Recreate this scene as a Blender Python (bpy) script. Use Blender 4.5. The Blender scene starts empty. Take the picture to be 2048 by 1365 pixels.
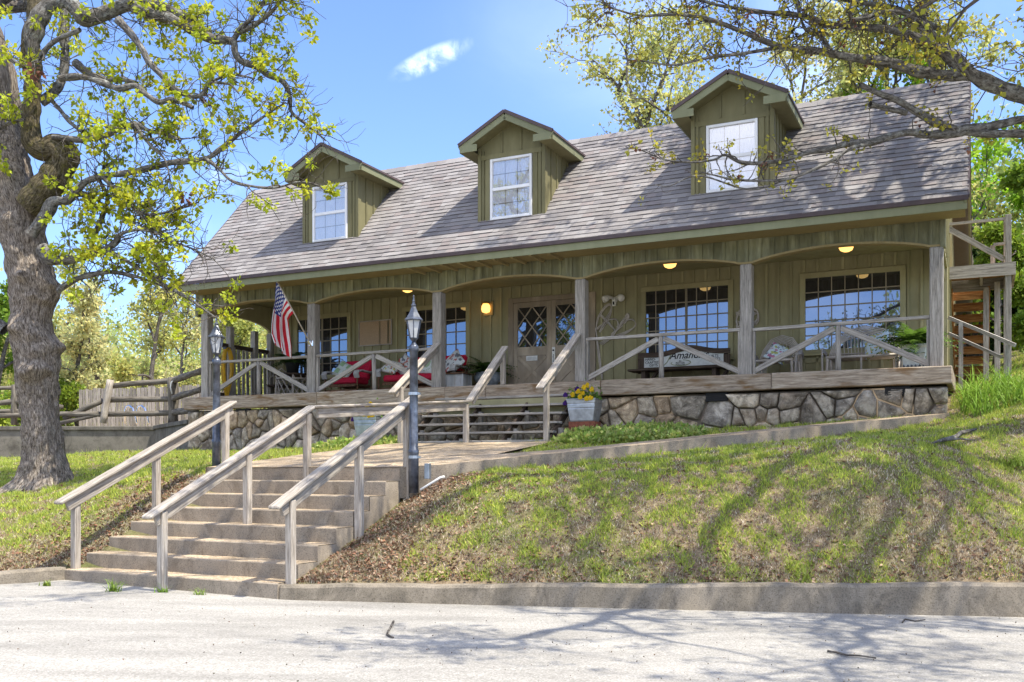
import bpy, math, random
import numpy as np
from mathutils import Vector, Matrix, noise as mnoise
random.seed(5); RG = np.random.default_rng(11)
sc = bpy.context.scene; COL = sc.collection
# ---------------------------------------------------------------- camera frame / house frame
FPX, HY, CH = 1930.0, 935.0, 1.45
YAW = math.pi/2 - math.atan((1024+2960)/FPX)
cy, sy = math.cos(YAW), math.sin(YAW)
P0 = Vector((-6.90823, 21.78577, 0))
EE = Vector((cy, -sy, 0)); DD = Vector((sy, cy, 0))
def W(s, t, z): return P0 + EE*s + DD*t + Vector((0, 0, z))          # house frame (along front, into depth, up) -> world
def px3(x, y, Y): return Vector(((x-1024)/FPX*Y, Y, CH+(HY-y)/FPX*Y))  # a sighted point at distance Y -> world
def hs(X, Y):
    d0, d1 = X-P0.x, Y-P0.y
    return d0*cy-d1*sy, d0*sy+d1*cy
# ---------------------------------------------------------------- objects
def setp(o, label=None, cat=None, group=None, kind=None):
    if label: o['label'] = label
    if cat: o['category'] = cat
    if group: o['group'] = group
    if kind: o['kind'] = kind
    return o
def thing(name, label, cat, loc=(0, 0, 0), rz=0.0, group=None):
    o = bpy.data.objects.new(name, None); COL.objects.link(o)
    o.location = loc; o.rotation_euler = (0, 0, rz); o.empty_display_size = .1
    return setp(o, label, cat, group)
def hthing(name, label, cat, s=0, t=0, z=0, rz=0.0, group=None):
    return thing(name, label, cat, W(s, t, z), -YAW+rz, group)
def link(name, me, mats, parent=None, smooth=False, bevel=0):
    for m in (mats if isinstance(mats, (list, tuple)) else [mats]): me.materials.append(m)
    o = bpy.data.objects.new(name, me); COL.objects.link(o)
    if parent is not None: o.parent = parent
    if smooth: me.polygons.foreach_set('use_smooth', [True]*len(me.polygons))
    if bevel:
        b = o.modifiers.new('edge', 'BEVEL'); b.width = bevel; b.segments = 1; b.limit_method = 'ANGLE'; b.angle_limit = .7
    return o
def dup(root, loc=None, rz=None, label=None):
    r = root.copy(); COL.objects.link(r)
    if loc is not None: r.location = loc
    if rz is not None: r.rotation_euler = (0, 0, rz)
    if label: r['label'] = label
    for ch in list(root.children):
        c = ch.copy(); COL.objects.link(c); c.parent = r
        for g in list(ch.children):
            d = g.copy(); COL.objects.link(d); d.parent = c
    return r
class MB:
    """collects shapes into one mesh, with uv (u along the grain, metres) and a colour per face"""
    def __init__(s): s.V, s.F, s.U, s.M, s.C = [], [], [], [], []
    def face(s, pts, uv=None, m=0, c=(1, 1, 1)):
        b = len(s.V); s.V += [tuple(p) for p in pts]; s.F.append(list(range(b, b+len(pts))))
        if uv is None:
            p = [Vector(q) for q in pts]; n = Vector((0, 0, 0))
            for i in range(len(p)): n += p[i].cross(p[(i+1) % len(p)])
            a = max(range(3), key=lambda i: abs(n[i]))
            uv = [(q[1], q[2]) if a == 0 else (q[0], q[2]) if a == 1 else (q[0], q[1]) for q in p]
        s.U.append(uv); s.M.append(m); s.C.append(c)
    def mesh(s, V, F, m=0, c=(1, 1, 1), uvs=None):
        b = len(s.V); s.V += [tuple(p) for p in V]
        for i, f in enumerate(F):
            s.F.append([b+k for k in f]); s.U.append(uvs[i] if uvs else [(V[k][0]+V[k][1], V[k][2]) for k in f]); s.M.append(m)
            s.C.append(c[i] if isinstance(c, list) else c)
    def beam(s, p, q, w, h, up=(0, 0, 1), m=0, c=None, ext=0):
        p, q = Vector(p), Vector(q); d = q-p; L = d.length; d /= L
        up = Vector(up)
        if abs(d.dot(up)) > .98: up = Vector((0, 1, 0))
        x = d.cross(up).normalized(); y = x.cross(d)
        if c is None: k = random.uniform(.82, 1.12); c = (k, k, k)
        p = p-d*ext; q = q+d*ext
        A = [p+x*(a*w/2)+y*(b*h/2) for a, b in ((-1, -1), (1, -1), (1, 1), (-1, 1))]
        B = [v+(q-p) for v in A]
        u0, v0 = random.uniform(0, 30), random.uniform(0, 30)
        ws = (w, h, w, h); v = v0
        b = len(s.V); s.V += [tuple(k) for k in A+B]
        for i in range(4):
            j = (i+1) % 4
            s.F.append([b+i, b+j, b+4+j, b+4+i]); s.U.append([(u0, v), (u0, v+ws[i]), (u0+L, v+ws[i]), (u0+L, v)]); v += ws[i]
        s.F.append([b+3, b+2, b+1, b]); s.U.append([(u0, v0), (u0+.01, v0+w), (u0+.02, v0+w), (u0, v0+h)])
        s.F.append([b+4, b+5, b+6, b+7]); s.U.append([(u0, v0), (u0+.01, v0+w), (u0+.02, v0+w), (u0, v0+h)])
        s.M += [m]*6; s.C += [c]*6
    def box(s, x0, x1, y0, y1, z0, z1, m=0, c=None, grain='x'):
        a = {'x': ((x0, (y0+y1)/2, (z0+z1)/2), (x1, (y0+y1)/2, (z0+z1)/2), abs(y1-y0), abs(z1-z0), (0, 0, 1)),
             'y': (((x0+x1)/2, y0, (z0+z1)/2), ((x0+x1)/2, y1, (z0+z1)/2), abs(x1-x0), abs(z1-z0), (0, 0, 1)),
             'z': (((x0+x1)/2, (y0+y1)/2, z0), ((x0+x1)/2, (y0+y1)/2, z1), abs(x1-x0), abs(y1-y0), (0, 1, 0))}[grain]
        s.beam(a[0], a[1], a[2], a[3], a[4], m, c)
    def tube(s, pts, rad, n=8, m=0, c=(1, 1, 1), cap=True):
        V, F, U = tube_np(pts, rad, n); s.mesh([tuple(v) for v in V], [list(f) for f in F], m, c, [[tuple(x) for x in u] for u in U])
        if cap:
            b = len(s.V)-len(V)
            for idx in (list(range(n))[::-1], list(range(len(V)-n, len(V)))):
                s.F.append([b+i for i in idx]); s.U.append([(0, 0)]*n); s.M.append(m); s.C.append(c)
    def lathe(s, prof, n=16, c0=(0, 0, 0), m=0, c=(1, 1, 1), phase=0.0):
        V = []; F = []
        for r, z in prof:
            for i in range(n):
                a = phase+2*math.pi*i/n; V.append((c0[0]+r*math.cos(a), c0[1]+r*math.sin(a), c0[2]+z))
        for k in range(len(prof)-1):
            for i in range(n):
                j = (i+1) % n; F.append([k*n+i, k*n+j, (k+1)*n+j, (k+1)*n+i])
        F.append(list(range(n))[::-1]); F.append([(len(prof)-1)*n+i for i in range(n)])
        s.mesh(V, F, m, c)
    def grid(s, fn, nu, nv, m=0, c=(1, 1, 1), cf=None):
        V = [tuple(fn(i/nu, j/nv)) for j in range(nv+1) for i in range(nu+1)]; F = []; U = []; CC = []
        for j in range(nv):
            for i in range(nu):
                F.append([j*(nu+1)+i, j*(nu+1)+i+1, (j+1)*(nu+1)+i+1, (j+1)*(nu+1)+i])
                U.append([(i/nu, j/nv), ((i+1)/nu, j/nv), ((i+1)/nu, (j+1)/nv), (i/nu, (j+1)/nv)])
                CC.append(cf((i+.5)/nu, (j+.5)/nv) if cf else c)
        s.mesh(V, F, m, CC, U)
    def build(s, name, mats, parent=None, smooth=False, bevel=0):
        me = bpy.data.meshes.new(name); me.from_pydata(s.V, [], s.F)
        me.polygons.foreach_set('material_index', s.M)
        uv = me.uv_layers.new(name='uv'); uv.data.foreach_set('uv', [k for f in s.U for p in f for k in p[:2]])
        at = me.attributes.new('col', 'FLOAT_COLOR', 'CORNER')
        at.data.foreach_set('color', [k for f, c in zip(s.F, s.C) for _ in f for k in (c[0], c[1], c[2], 1)])
        me.update(); return link(name, me, mats, parent, smooth, bevel)
def tube_np(pts, rad, n=6):
    P = np.array([tuple(p) for p in pts], float); R = np.array(rad, float) if np.ndim(rad) else np.full(len(P), float(rad))
    T = np.gradient(P, axis=0); T /= np.linalg.norm(T, axis=1)[:, None]+1e-9
    ref = np.array([0, 0, 1.]) if abs(T[0, 2]) < .9 else np.array([1., 0, 0])
    X = np.cross(T[0], ref); X /= np.linalg.norm(X); XS = []
    for k in range(len(P)):
        X = X-T[k]*X.dot(T[k]); X /= np.linalg.norm(X)+1e-9; XS.append(X)
    XS = np.array(XS); YS = np.cross(T, XS); a = np.arange(n)*2*np.pi/n
    V = P[:, None]+R[:, None, None]*(XS[:, None]*np.cos(a)[None, :, None]+YS[:, None]*np.sin(a)[None, :, None])
    L = np.concatenate([[0], np.cumsum(np.linalg.norm(np.diff(P, axis=0), axis=1))])
    F, U = [], []
    rm = float(R.mean())
    for k in range(len(P)-1):
        for i in range(n):
            j = (i+1) % n; F.append((k*n+i, k*n+j, (k+1)*n+j, (k+1)*n+i))
            u0, u1 = i/n*6.28*rm, (i+1)/n*6.28*rm
            U.append(((L[k], u0), (L[k], u1), (L[k+1], u1), (L[k+1], u0)))
    return V.reshape(-1, 3), F, U
def build_np(name, V, F, C, mats, parent=None, smooth=False, uv=None, kind=None):
    """V (N,3); F (M,k) ; C (M,3) face colours"""
    V = np.asarray(V, np.float32); F = np.asarray(F, np.int32); k = F.shape[1]; M = len(F)
    me = bpy.data.meshes.new(name); me.vertices.add(len(V)); me.vertices.foreach_set('co', V.ravel())
    me.loops.add(M*k); me.loops.foreach_set('vertex_index', F.ravel())
    me.polygons.add(M); me.polygons.foreach_set('loop_start', np.arange(M, dtype=np.int32)*k)
    if smooth: me.polygons.foreach_set('use_smooth', np.ones(M, bool))
    if uv is not None:
        l = me.uv_layers.new(name='uv'); l.data.foreach_set('uv', np.asarray(uv, np.float32).ravel())
    at = me.attributes.new('col', 'FLOAT_COLOR', 'CORNER')
    c4 = np.ones((M, k, 4), np.float32); c4[:, :, :3] = np.asarray(C, np.float32)[:, None, :]
    at.data.foreach_set('color', c4.ravel())
    me.update(calc_edges=True); me.validate()
    return link(name, me, mats, parent)
def fbm(x, y, seed=0, octs=4, f=1.0):
    r = np.random.default_rng(seed); o = np.zeros_like(np.asarray(x, float)); a = 1.0; tot = 0
    for _ in range(octs):
        for _ in range(4):
            th, ph = r.uniform(0, 6.28, 2); k = f*r.uniform(.7, 1.4)
            o = o+a*np.sin((x*math.cos(th)+y*math.sin(th))*k+ph+1.3*np.sin(k*.6*(y*math.cos(th)-x*math.sin(th))+ph*2))/4
        tot += a*.5; a *= .55; f *= 2.1
    return o/tot
# ---------------------------------------------------------------- materials
class N:
    def __init__(s, name):
        s.mat = bpy.data.materials.new(name); s.mat.use_nodes = True; s.nt = s.mat.node_tree; s.n = s.nt.nodes
        s.b = s.n['Principled BSDF']; s.out = s.n['Material Output']
    def new(s, t, **k):
        x = s.n.new(t)
        for a, v in k.items(): setattr(x, a, v)
        return x
    def l(s, a, b): s.nt.links.new(a, b)
    def coord(s, kind='Object', scale=(1, 1, 1)):
        if kind == 'uv': c = s.new('ShaderNodeUVMap'); c.uv_map = 'uv'; o = c.outputs[0]
        else: o = s.new('ShaderNodeTexCoord').outputs[kind]
        m = s.new('ShaderNodeMapping'); m.inputs['Scale'].default_value = scale; s.l(o, m.inputs[0]); return m.outputs[0]
    def noise(s, vec, scale=5, detail=4, rough=.6, dist=0):
        x = s.new('ShaderNodeTexNoise'); x.inputs['Scale'].default_value = scale; x.inputs['Detail'].default_value = detail
        x.inputs['Roughness'].default_value = rough; x.inputs['Distortion'].default_value = dist; s.l(vec, x.inputs['Vector']); return x.outputs['Fac']
    def ramp(s, fac, stops):
        r = s.new('ShaderNodeValToRGB'); e = r.color_ramp.elements
        while len(e) < len(stops): e.new(.5)
        for k, (p, c) in zip(e, stops): k.position = p; k.color = (*c, 1) if not np.isscalar(c) else (c, c, c, 1)
        s.l(fac, r.inputs[0]); return r.outputs[0]
    def mix(s, a, b, fac=1.0, mode='MULTIPLY'):
        m = s.new('ShaderNodeMix', data_type='RGBA', blend_type=mode)
        for v, i in ((fac, 0), (a, 6), (b, 7)):
            if hasattr(v, 'is_output'): s.l(v, m.inputs[i])
            else: m.inputs[i].default_value = v if i == 0 else (*v, 1)
        return m.outputs[2]
    def col(s): return s.new('ShaderNodeAttribute', attribute_name='col').outputs['Color']
    def bump(s, h, strength=.3, dist=.01):
        b = s.new('ShaderNodeBump'); b.inputs['Strength'].default_value = strength; b.inputs['Distance'].default_value = dist
        s.l(h, b.inputs['Height']); s.l(b.outputs[0], s.b.inputs['Normal'])
    def fin(s, c, rough=.8, metal=0.0, spec=.3):
        if hasattr(c, 'is_output'): s.l(c, s.b.inputs['Base Color'])
        else: s.b.inputs['Base Color'].default_value = (*c, 1)
        s.b.inputs['Roughness'].default_value = rough; s.b.inputs['Metallic'].default_value = metal; s.b.inputs['Specular IOR Level'].default_value = spec
        return s.mat
def wood(name, dark, mid, light, grain=26, blot=None, bs=.5):
    n = N(name); v = n.coord('uv', (1.6, grain, 1)); g = n.noise(v, 1.6, 6, .65, .35)
    c = n.ramp(g, [(.30, dark), (.48, mid), (.66, light)])
    if blot:
        b = n.ramp(n.noise(n.coord('uv', (1.1, 5, 1)), 1.2, 3, .6, .6), [(.52, 0.0), (.66, 1.0)]); c = n.mix(c, blot, b, 'MIX')
    k = n.ramp(n.noise(n.coord('uv', (3, 60, 1)), 2.2, 3), [(.33, .45), (.42, 1.0)])
    c = n.mix(n.mix(c, k), n.col()); n.bump(g, bs, .006); return n.fin(c, .85, 0, .2)
M = {}
M['rail_wood'] = wood('weathered_handrail_wood', (.17, .145, .12), (.34, .30, .25), (.50, .455, .39))
M['grey_wood'] = wood('grey_weathered_wood', (.15, .135, .115), (.31, .285, .25), (.45, .42, .37))
M['deck_wood'] = wood('deck_timber', (.15, .115, .08), (.31, .25, .185), (.46, .39, .30), 18, (.19, .115, .055))
M['dark_wood'] = wood('dark_wood', (.03, .022, .016), (.07, .05, .036), (.12, .09, .065))
M['rust_wood'] = wood('redwood_tread', (.14, .06, .02), (.36, .18, .065), (.55, .31, .13))
M['log'] = wood('log_rail', (.05, .045, .035), (.12, .105, .085), (.22, .20, .165), 10)
M['twig'] = wood('twig_bark', (.24, .21, .175), (.48, .43, .37), (.66, .60, .52), 12)
def paint(name, c1, c2, rough=.75, scale=6, streak=None):
    n = N(name); g = n.noise(n.coord('Object', (1, 1, .35)), scale, 6, .65)
    c = n.ramp(g, [(.3, c1), (.7, c2)])
    if streak:
        b = n.ramp(n.noise(n.coord('Object', (7, 7, .8)), 1.4, 4, .6, .4), [(.50, 0.0), (.72, .75)]); c = n.mix(c, streak, b, 'MIX')
        b = n.ramp(n.noise(n.coord('Object', (2.2, 2.2, .9)), 1.1, 3, .6), [(.45, .62), (.62, 1.0)]); c = n.mix(c, b)
    f = n.noise(n.coord('Object', (40, 40, 5)), 2.5, 3)
    n.bump(f, .25, .004); return n.fin(n.mix(c, n.col()), rough, 0, .25)
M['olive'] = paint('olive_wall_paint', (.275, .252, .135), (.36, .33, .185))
M['olive_trim'] = paint('olive_trim_paint', (.28, .255, .135), (.36, .33, .185))
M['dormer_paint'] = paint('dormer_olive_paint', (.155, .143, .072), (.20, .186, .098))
M['arch_paint'] = paint('weathered_green_paint', (.18, .178, .095), (.255, .25, .142), streak=(.38, .38, .25))
M['fascia'] = paint('grey_green_fascia_paint', (.19, .20, .115), (.235, .245, .15))
M['soffit'] = paint('tan_soffit_paint', (.26, .205, .095), (.32, .255, .125))
M['taupe'] = paint('taupe_door_paint', (.38, .31, .22), (.46, .38, .28), streak=(.36, .30, .23))
M['white_vinyl'] = paint('white_window_vinyl', (.74, .75, .76), (.80, .81, .82), .4)
M['drip'] = paint('brown_drip_edge', (.075, .055, .055), (.10, .075, .078), .5)
M['mullion'] = paint('window_bar_paint', (.23, .20, .14), (.30, .26, .19))
M['white_paint'] = paint('chipped_white_paint', (.45, .45, .42), (.62, .62, .60), streak=(.34, .25, .16))
def shingle():
    n = N('asphalt_shingle'); v = n.coord('Object', (1, 1, 1))
    g = n.ramp(n.noise(v, 140, 3, .7), [(.25, .62), (.75, 1.25)]); b = n.ramp(n.noise(v, 1.1, 4), [(.3, .86), (.7, 1.1)])
    c = n.mix(n.mix(n.col(), g), b); n.bump(n.noise(v, 160, 2), .4, .004); return n.fin(c, .95, 0, .15)
M['shingle'] = shingle()
def concrete(name, lo, hi, dirt, agg=None):
    n = N(name); v = n.coord('Object')
    c = n.ramp(n.noise(v, 2.2, 8, .7), [(.3, lo), (.7, hi)])
    d = n.ramp(n.noise(n.coord('Object', (1.3, 1.3, .9)), 1.7, 7, .72, 1.2), [(.46, 0.0), (.68, .85)]); c = n.mix(c, dirt, d, 'MIX')
    sp = n.ramp(n.noise(v, 75, 2, .6), [(.30, .55), (.45, 1.0), (.75, 1.2)]); c = n.mix(c, sp)
    n.bump(n.noise(v, 45, 5, .75), .5, .006); return n.fin(n.mix(c, n.col()), .92, 0, .15)
M['kerb_concrete'] = concrete('stained_kerb_concrete', (.18, .154, .115), (.285, .245, .19), (.085, .075, .06))
M['step_concrete'] = concrete('step_riser_concrete', (.235, .195, .148), (.33, .28, .215), (.15, .125, .095))
M['wall_concrete'] = concrete('retaining_wall_concrete', (.13, .12, .10), (.20, .185, .155), (.055, .05, .042))
def aggregate():
    n = N('exposed_aggregate'); v = n.coord('Object'); vo = n.new('ShaderNodeTexVoronoi'); vo.inputs['Scale'].default_value = 60; n.l(v, vo.inputs['Vector'])
    c = n.ramp(vo.outputs['Color'], [(.0, (.23, .16, .09)), (.35, (.42, .315, .20)), (.7, (.55, .44, .305)), (1, (.62, .55, .43))])
    d = n.ramp(n.noise(v, 1.3, 5, .7), [(.35, .55), (.62, 1.0)]); c = n.mix(c, d); n.bump(vo.outputs['Distance'], .5, .006); return n.fin(c, .9, 0, .2)
M['aggregate'] = aggregate()
def road():
    n = N('pale_gravel_asphalt'); v = n.coord('Object'); vo = n.new('ShaderNodeTexVoronoi'); vo.inputs['Scale'].default_value = 85; n.l(v, vo.inputs['Vector'])
    c = n.ramp(vo.outputs['Color'], [(0, (.21, .197, .172)), (.4, (.285, .272, .243)), (.75, (.35, .335, .302)), (1, (.44, .42, .385))])
    b = n.ramp(n.noise(n.coord('Object', (.35, 1.5, 1)), 1.3, 5, .65, .4), [(.30, .70), (.66, 1.10)])
    k = n.ramp(n.noise(v, 26, 2, .5), [(.22, .6), (.30, 1.0)])
    c = n.mix(n.mix(c, b), k); n.bump(n.noise(v, 70, 4, .75), .55, .006); return n.fin(c, .9, 0, .2)
M['road'] = road()
def stone():
    n = N('fieldstone'); v = n.coord('Object'); g = n.noise(v, 5, 8, .72, .5)
    c = n.ramp(g, [(.32, (.095, .08, .064)), (.48, (.28, .245, .20)), (.62, (.58, .52, .43))])
    o = n.ramp(n.noise(v, 2.4, 4, .6), [(.52, 0.0), (.72, .45)]); c = n.mix(c, (.30, .20, .115), o, 'MIX')
    l = n.ramp(n.noise(v, 16, 5, .75), [(.58, 0.0), (.66, .8)]); c = n.mix(c, (.58, .55, .47), l, 'MIX')
    n.bump(n.noise(v, 9, 8, .75), .9, .03); return n.fin(n.mix(c, n.col()), .9, 0, .2)
M['stone'] = stone()
def simple(name, c, rough=.6, metal=0.0, spec=.4, var=.12, scale=14):
    n = N(name); g = n.ramp(n.noise(n.coord('Object'), scale, 5), [(.25, 1-var*1.6), (.75, 1+var)])
    return n.fin(n.mix(n.mix((*c,), g), n.col()), rough, metal, spec)
M['mortar'] = simple('dark_mortar', (.13, .105, .078), .95)
M['galv'] = simple('galvanised_tub', (.42, .46, .50), .38, .75, .5, .25, 9)
M['lamp_metal'] = simple('grey_lamp_paint', (.10, .115, .145), .32, .3, .5, .5, 11)
M['chrome'] = simple('chrome_tube', (.75, .75, .76), .12, 1)
M['red_cloth'] = simple('red_cushion_cloth', (.50, .018, .05), .85, 0, .2, .2, 30)
M['rust'] = simple('rusty_frame', (.19, .10, .055), .8, .2, .3, .5, 25)
M['hose'] = simple('yellow_hose_rubber', (.62, .36, .015), .45)
M['white_plastic'] = simple('white_plastic', (.75, .74, .68), .45)
M['black'] = simple('dark_void', (.012, .012, .012), .7)
M['cork'] = simple('cork', (.48, .345, .22), .95, 0, .1, .25, 120)
M['brass'] = simple('brass', (.62, .42, .12), .35, .8)
M['pole_wood'] = simple('pale_pole', (.50, .43, .33), .5)
M['sign_white'] = simple('sign_white_paint', (.62, .64, .60), .6)
M['letter_dark'] = simple('sign_dark_lettering', (.10, .10, .09), .6)
M['letter_green'] = simple('sign_green_lettering', (.24, .27, .12), .6)
M['urn'] = simple('grey_urn_stone', (.26, .29, .31), .8, 0, .3, .3)
M['terracotta'] = simple('red_brick_block', (.25, .09, .055), .9, 0, .2, .35)
M['soil'] = simple('soil', (.05, .035, .025), .95)
M['curtain'] = simple('white_curtain', (.70, .72, .76), .9, 0, .1, .05)
M['pillow'] = simple('pillow_cloth', (1, 1, 1), .9, 0, .1, .06)
M['flag'] = simple('flag_cloth', (1, 1, 1), .75, 0, .2, .05)
def glass_pane(name, dark, fac):
    n = N(name); n.n.remove(n.b); d = n.new('ShaderNodeBsdfDiffuse'); d.inputs[0].default_value = (*dark, 1)
    g = n.new('ShaderNodeBsdfGlossy'); g.inputs['Roughness'].default_value = .015; g.inputs[0].default_value = (.44, .56, .76, 1)
    w = n.noise(n.coord('Object'), 1.6, 2); b = n.new('ShaderNodeBump'); b.inputs['Strength'].default_value = .02; b.inputs['Distance'].default_value = .05
    n.l(w, b.inputs['Height']); n.l(b.outputs[0], g.inputs['Normal'])
    m = n.new('ShaderNodeMixShader'); m.inputs[0].default_value = fac; n.l(d.outputs[0], m.inputs[1]); n.l(g.outputs[0], m.inputs[2]); n.l(m.outputs[0], n.out.inputs[0])
    return n.mat
M['pane'] = glass_pane('window_glass', (.045, .04, .038), .36)
def clear_pane(name, fac):
    n = N(name); n.n.remove(n.b); d = n.new('ShaderNodeBsdfTransparent')
    g = n.new('ShaderNodeBsdfGlossy'); g.inputs['Roughness'].default_value = .01
    m = n.new('ShaderNodeMixShader'); m.inputs[0].default_value = fac; n.l(d.outputs[0], m.inputs[1]); n.l(g.outputs[0], m.inputs[2]); n.l(m.outputs[0], n.out.inputs[0])
    return n.mat
M['clear'] = clear_pane('clear_window_glass', .2)
M['lamp_glass'] = simple('frosted_lamp_glass', (.52, .53, .52), .25, 0, .5, .1)
def emit(name, c, st):
    n = N(name); n.fin((.8, .6, .3), .4); n.b.inputs['Emission Color'].default_value = (*c, 1); n.b.inputs['Emission Strength'].default_value = st; return n.mat
M['glow'] = emit('lit_amber_globe', (1, .50, .12), 1.1)
def foliage(name, trans=.45, rough=.6):
    n = N(name); c = n.col(); n.fin(c, rough, 0, .3)
    t = n.new('ShaderNodeBsdfTranslucent'); n.l(c, t.inputs[0]); m = n.new('ShaderNodeMixShader'); m.inputs[0].default_value = trans
    n.l(n.b.outputs[0], m.inputs[1]); n.l(t.outputs[0], m.inputs[2]); n.l(m.outputs[0], n.out.inputs[0]); return n.mat
M['leaf'] = foliage('spring_leaves', .5); M['grass'] = foliage('grass_blades', .35); M['dry'] = foliage('dry_leaves', .15, .8); M['petal'] = foliage('flower_petals', .3)
def bark(name, lo, mid, hi, lich, sc=1.0, bs=1.0):
    n = N(name); v = n.coord('uv', (3.2*sc, 13*sc, 1)); g = n.noise(v, 1.5, 8, .72, .9)
    c = n.ramp(g, [(.38, lo), (.5, mid), (.63, hi)])
    l = n.ramp(n.noise(n.coord('Object'), 4.5*sc, 6, .75), [(.52, 0.0), (.66, .8)]); c = n.mix(c, lich, l, 'MIX')
    n.bump(g, bs, .04); return n.fin(n.mix(c, n.col()), .95, 0, .1)
M['bark'] = bark('oak_bark', (.045, .035, .027), (.21, .172, .135), (.48, .415, .335), (.40, .35, .29), 2.6, 1.0)
M['limb'] = bark('lichened_limb_bark', (.045, .04, .035), (.13, .12, .105), (.24, .23, .21), (.34, .35, .32), 1.8, .8)
M['twig_bark'] = bark('dark_limb_bark', (.04, .034, .028), (.10, .088, .075), (.19, .17, .15), (.24, .23, .21), 2.0, .6)
M['moss_bark'] = bark('mossy_bark', (.028, .024, .014), (.10, .082, .048), (.22, .185, .12), (.15, .135, .035), 2.6, 1.0)
def ground():
    n = N('lawn_ground'); v = n.coord('Object')
    c = n.ramp(n.noise(v, 24, 8, .8, .4), [(.3, (.06, .042, .025)), (.47, (.19, .14, .085)), (.62, (.33, .26, .17)), (.75, (.46, .38, .27))])
    g = n.ramp(n.noise(v, .55, 6, .65, .3), [(.46, 0.0), (.66, .7)]); g2 = n.ramp(n.noise(v, 14, 5, .7), [(.25, (.05, .075, .015)), (.75, (.17, .23, .05))])
    c = n.mix(c, g2, g, 'MIX'); n.bump(n.noise(v, 20, 6, .8), 1.0, .03); return n.fin(c, .95, 0, .1)
M['ground'] = ground()
# ---------------------------------------------------------------- terrain
def roadz(X): return -.0165*max(-9, min(9, X))
def zw(s, t): return 1.45+.098*(t+6.05)+.045*max(0, s-9.4)
CURB = [(9.0, -6.05), (9.4, -5.7), (10.2, -5.0), (11, -4.3), (11.8, -3.5), (13.1, -2.25), (14.25, -1.2), (15.3, -.24)]
INNER = [(15.15, -.1), (13.9, -.75), (12.6, -1.75), (11.3, -3.0), (10.5, -3.8), (9.4, -4.1)]
STEP = [(-8.45+.345*k, .215+.1765*k) for k in range(8)]            # front t and top z of each concrete step
KX = [-90, -8, -5.9, -5.43, -2.49, -2.2, 5.4, 9, 90]; KY = [10.6, 10.95, 11.2, 11.69, 10.26, 10.23, 9.92, 9.8, 9.2]
def kerby(X): return float(np.interp(X, KX, KY))
cp = []
for X in (-16, -12, -9, -7): cp.append((X, kerby(X)+.3, .2))
for X, z in ((-2, .19), (0, .2), (2, .21), (4, .22), (6, .24), (9, .27), (14, .3)): cp.append((X, kerby(X)+.25, z))
def H(s, t, z): v = W(s, t, z); cp.append((v.x, v.y, z))
for t, z in ((-8.25, .22), (-7.6, .42), (-7.05, .60), (-6.4, .85), (-5.75, 1.12)): H(9.2, t, z)
for t, z in ((-8.35, .22), (-7.7, .52), (-7.0, .9), (-6.3, 1.22), (-5.6, 1.44)): H(5.5, t, z)
for t, z in ((-8.3, 0), (-7.6, .3), (-6.9, .65), (-6.2, 1.0)): H(7.4, t, z)
for s, t in CURB[1:]: H(s+.25, t-.28, zw(s, t)-.2)
for s, t in ((7.4, -5), (7.4, -3.5), (7.4, -1.7), (6, -4), (9, -3)): H(s, t, zw(s, t)-.05)
for s, z in ((0, 1.76), (3, 1.84), (5.5, 1.9), (9.5, 1.98), (12, 2.14), (15.2, 2.3)): H(s, -.1, z)
for s, z in ((-1, 1.75), (1.5, 1.72), (4, 1.74)): H(s, -1.8, z)
for s, t, z in ((2.1, -6, 1.12), (0, -4.5, 1.45), (4, -4.5, 1.55), (3.5, -7, .95), (17, -1.3, 2.3), (17.5, 1, 2.65), (19, 4, 3.1), (18, 8, 3.9), (23, 10, 5.2), (20, -4, 1.95), (25, -3, 2.5), (5, 5, 2.0), (12, 5, 2.4), (12.5, -5.6, 1.10), (14.8, -4.5, 1.42), (10.8, -6.6, .95), (5, 12, 2.4), (15, 14, 4.5)): H(s, t, z)
cp += [(-8, 24.6, 1.62), (-12, 24.6, 1.6), (-16, 18, 1.3), (-25, 25, 1.6), (-10, 30, 2.1), (-30, 45, 2.0), (0, 50, 4), (30, 45, 9), (-25, 80, 7), (20, 85, 14), (60, 60, 14), (-70, 70, 8), (60, 15, 5), (-70, 14, 1), (0, 110, 14), (-60, 110, 14), (60, 110, 20)]
cp = np.array(cp)
def _u(r2): return r2*np.log(r2+1e-9)
_n = len(cp); _A = np.zeros((_n+3, _n+3)); _d = ((cp[:, None, :2]-cp[None, :, :2])**2).sum(-1)
_A[:_n, :_n] = _u(_d)+np.eye(_n)*.4; _A[:_n, _n] = 1; _A[:_n, _n+1:] = cp[:, :2]; _A[_n:, :_n] = _A[:_n, _n:].T
_w = np.linalg.solve(_A, np.concatenate([cp[:, 2], [0, 0, 0]]))
def hgt(X, Y):
    X = np.asarray(X, float); Y = np.asarray(Y, float); q = np.stack([X.ravel(), Y.ravel()], 1); o = np.empty(len(q))
    for i in range(0, len(q), 20000):
        k = q[i:i+20000]; o[i:i+20000] = _u(((k[:, None]-cp[None, :, :2])**2).sum(-1))@_w[:_n]+_w[_n]+k@_w[_n+1:]
    return o.reshape(X.shape)+.025*fbm(X, Y, 3, 4, 1.1)
xs = np.concatenate([np.linspace(-90, -16, 26)[:-1], np.linspace(-16, 14, 151), np.linspace(14, 90, 26)[1:]])
ds = np.concatenate([np.linspace(0, 16, 90), np.linspace(16, 110, 48)[1:]])
XX = np.repeat(xs[None], len(ds), 0); KK = np.array([kerby(x) for x in xs])+.1; YY = KK[None]+ds[:, None]
ZZ = hgt(XX, YY); ZZ[0] = np.minimum(ZZ[0], .16); nx = len(xs)
Vg = np.stack([XX, YY, ZZ], -1).reshape(-1, 3)
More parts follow.
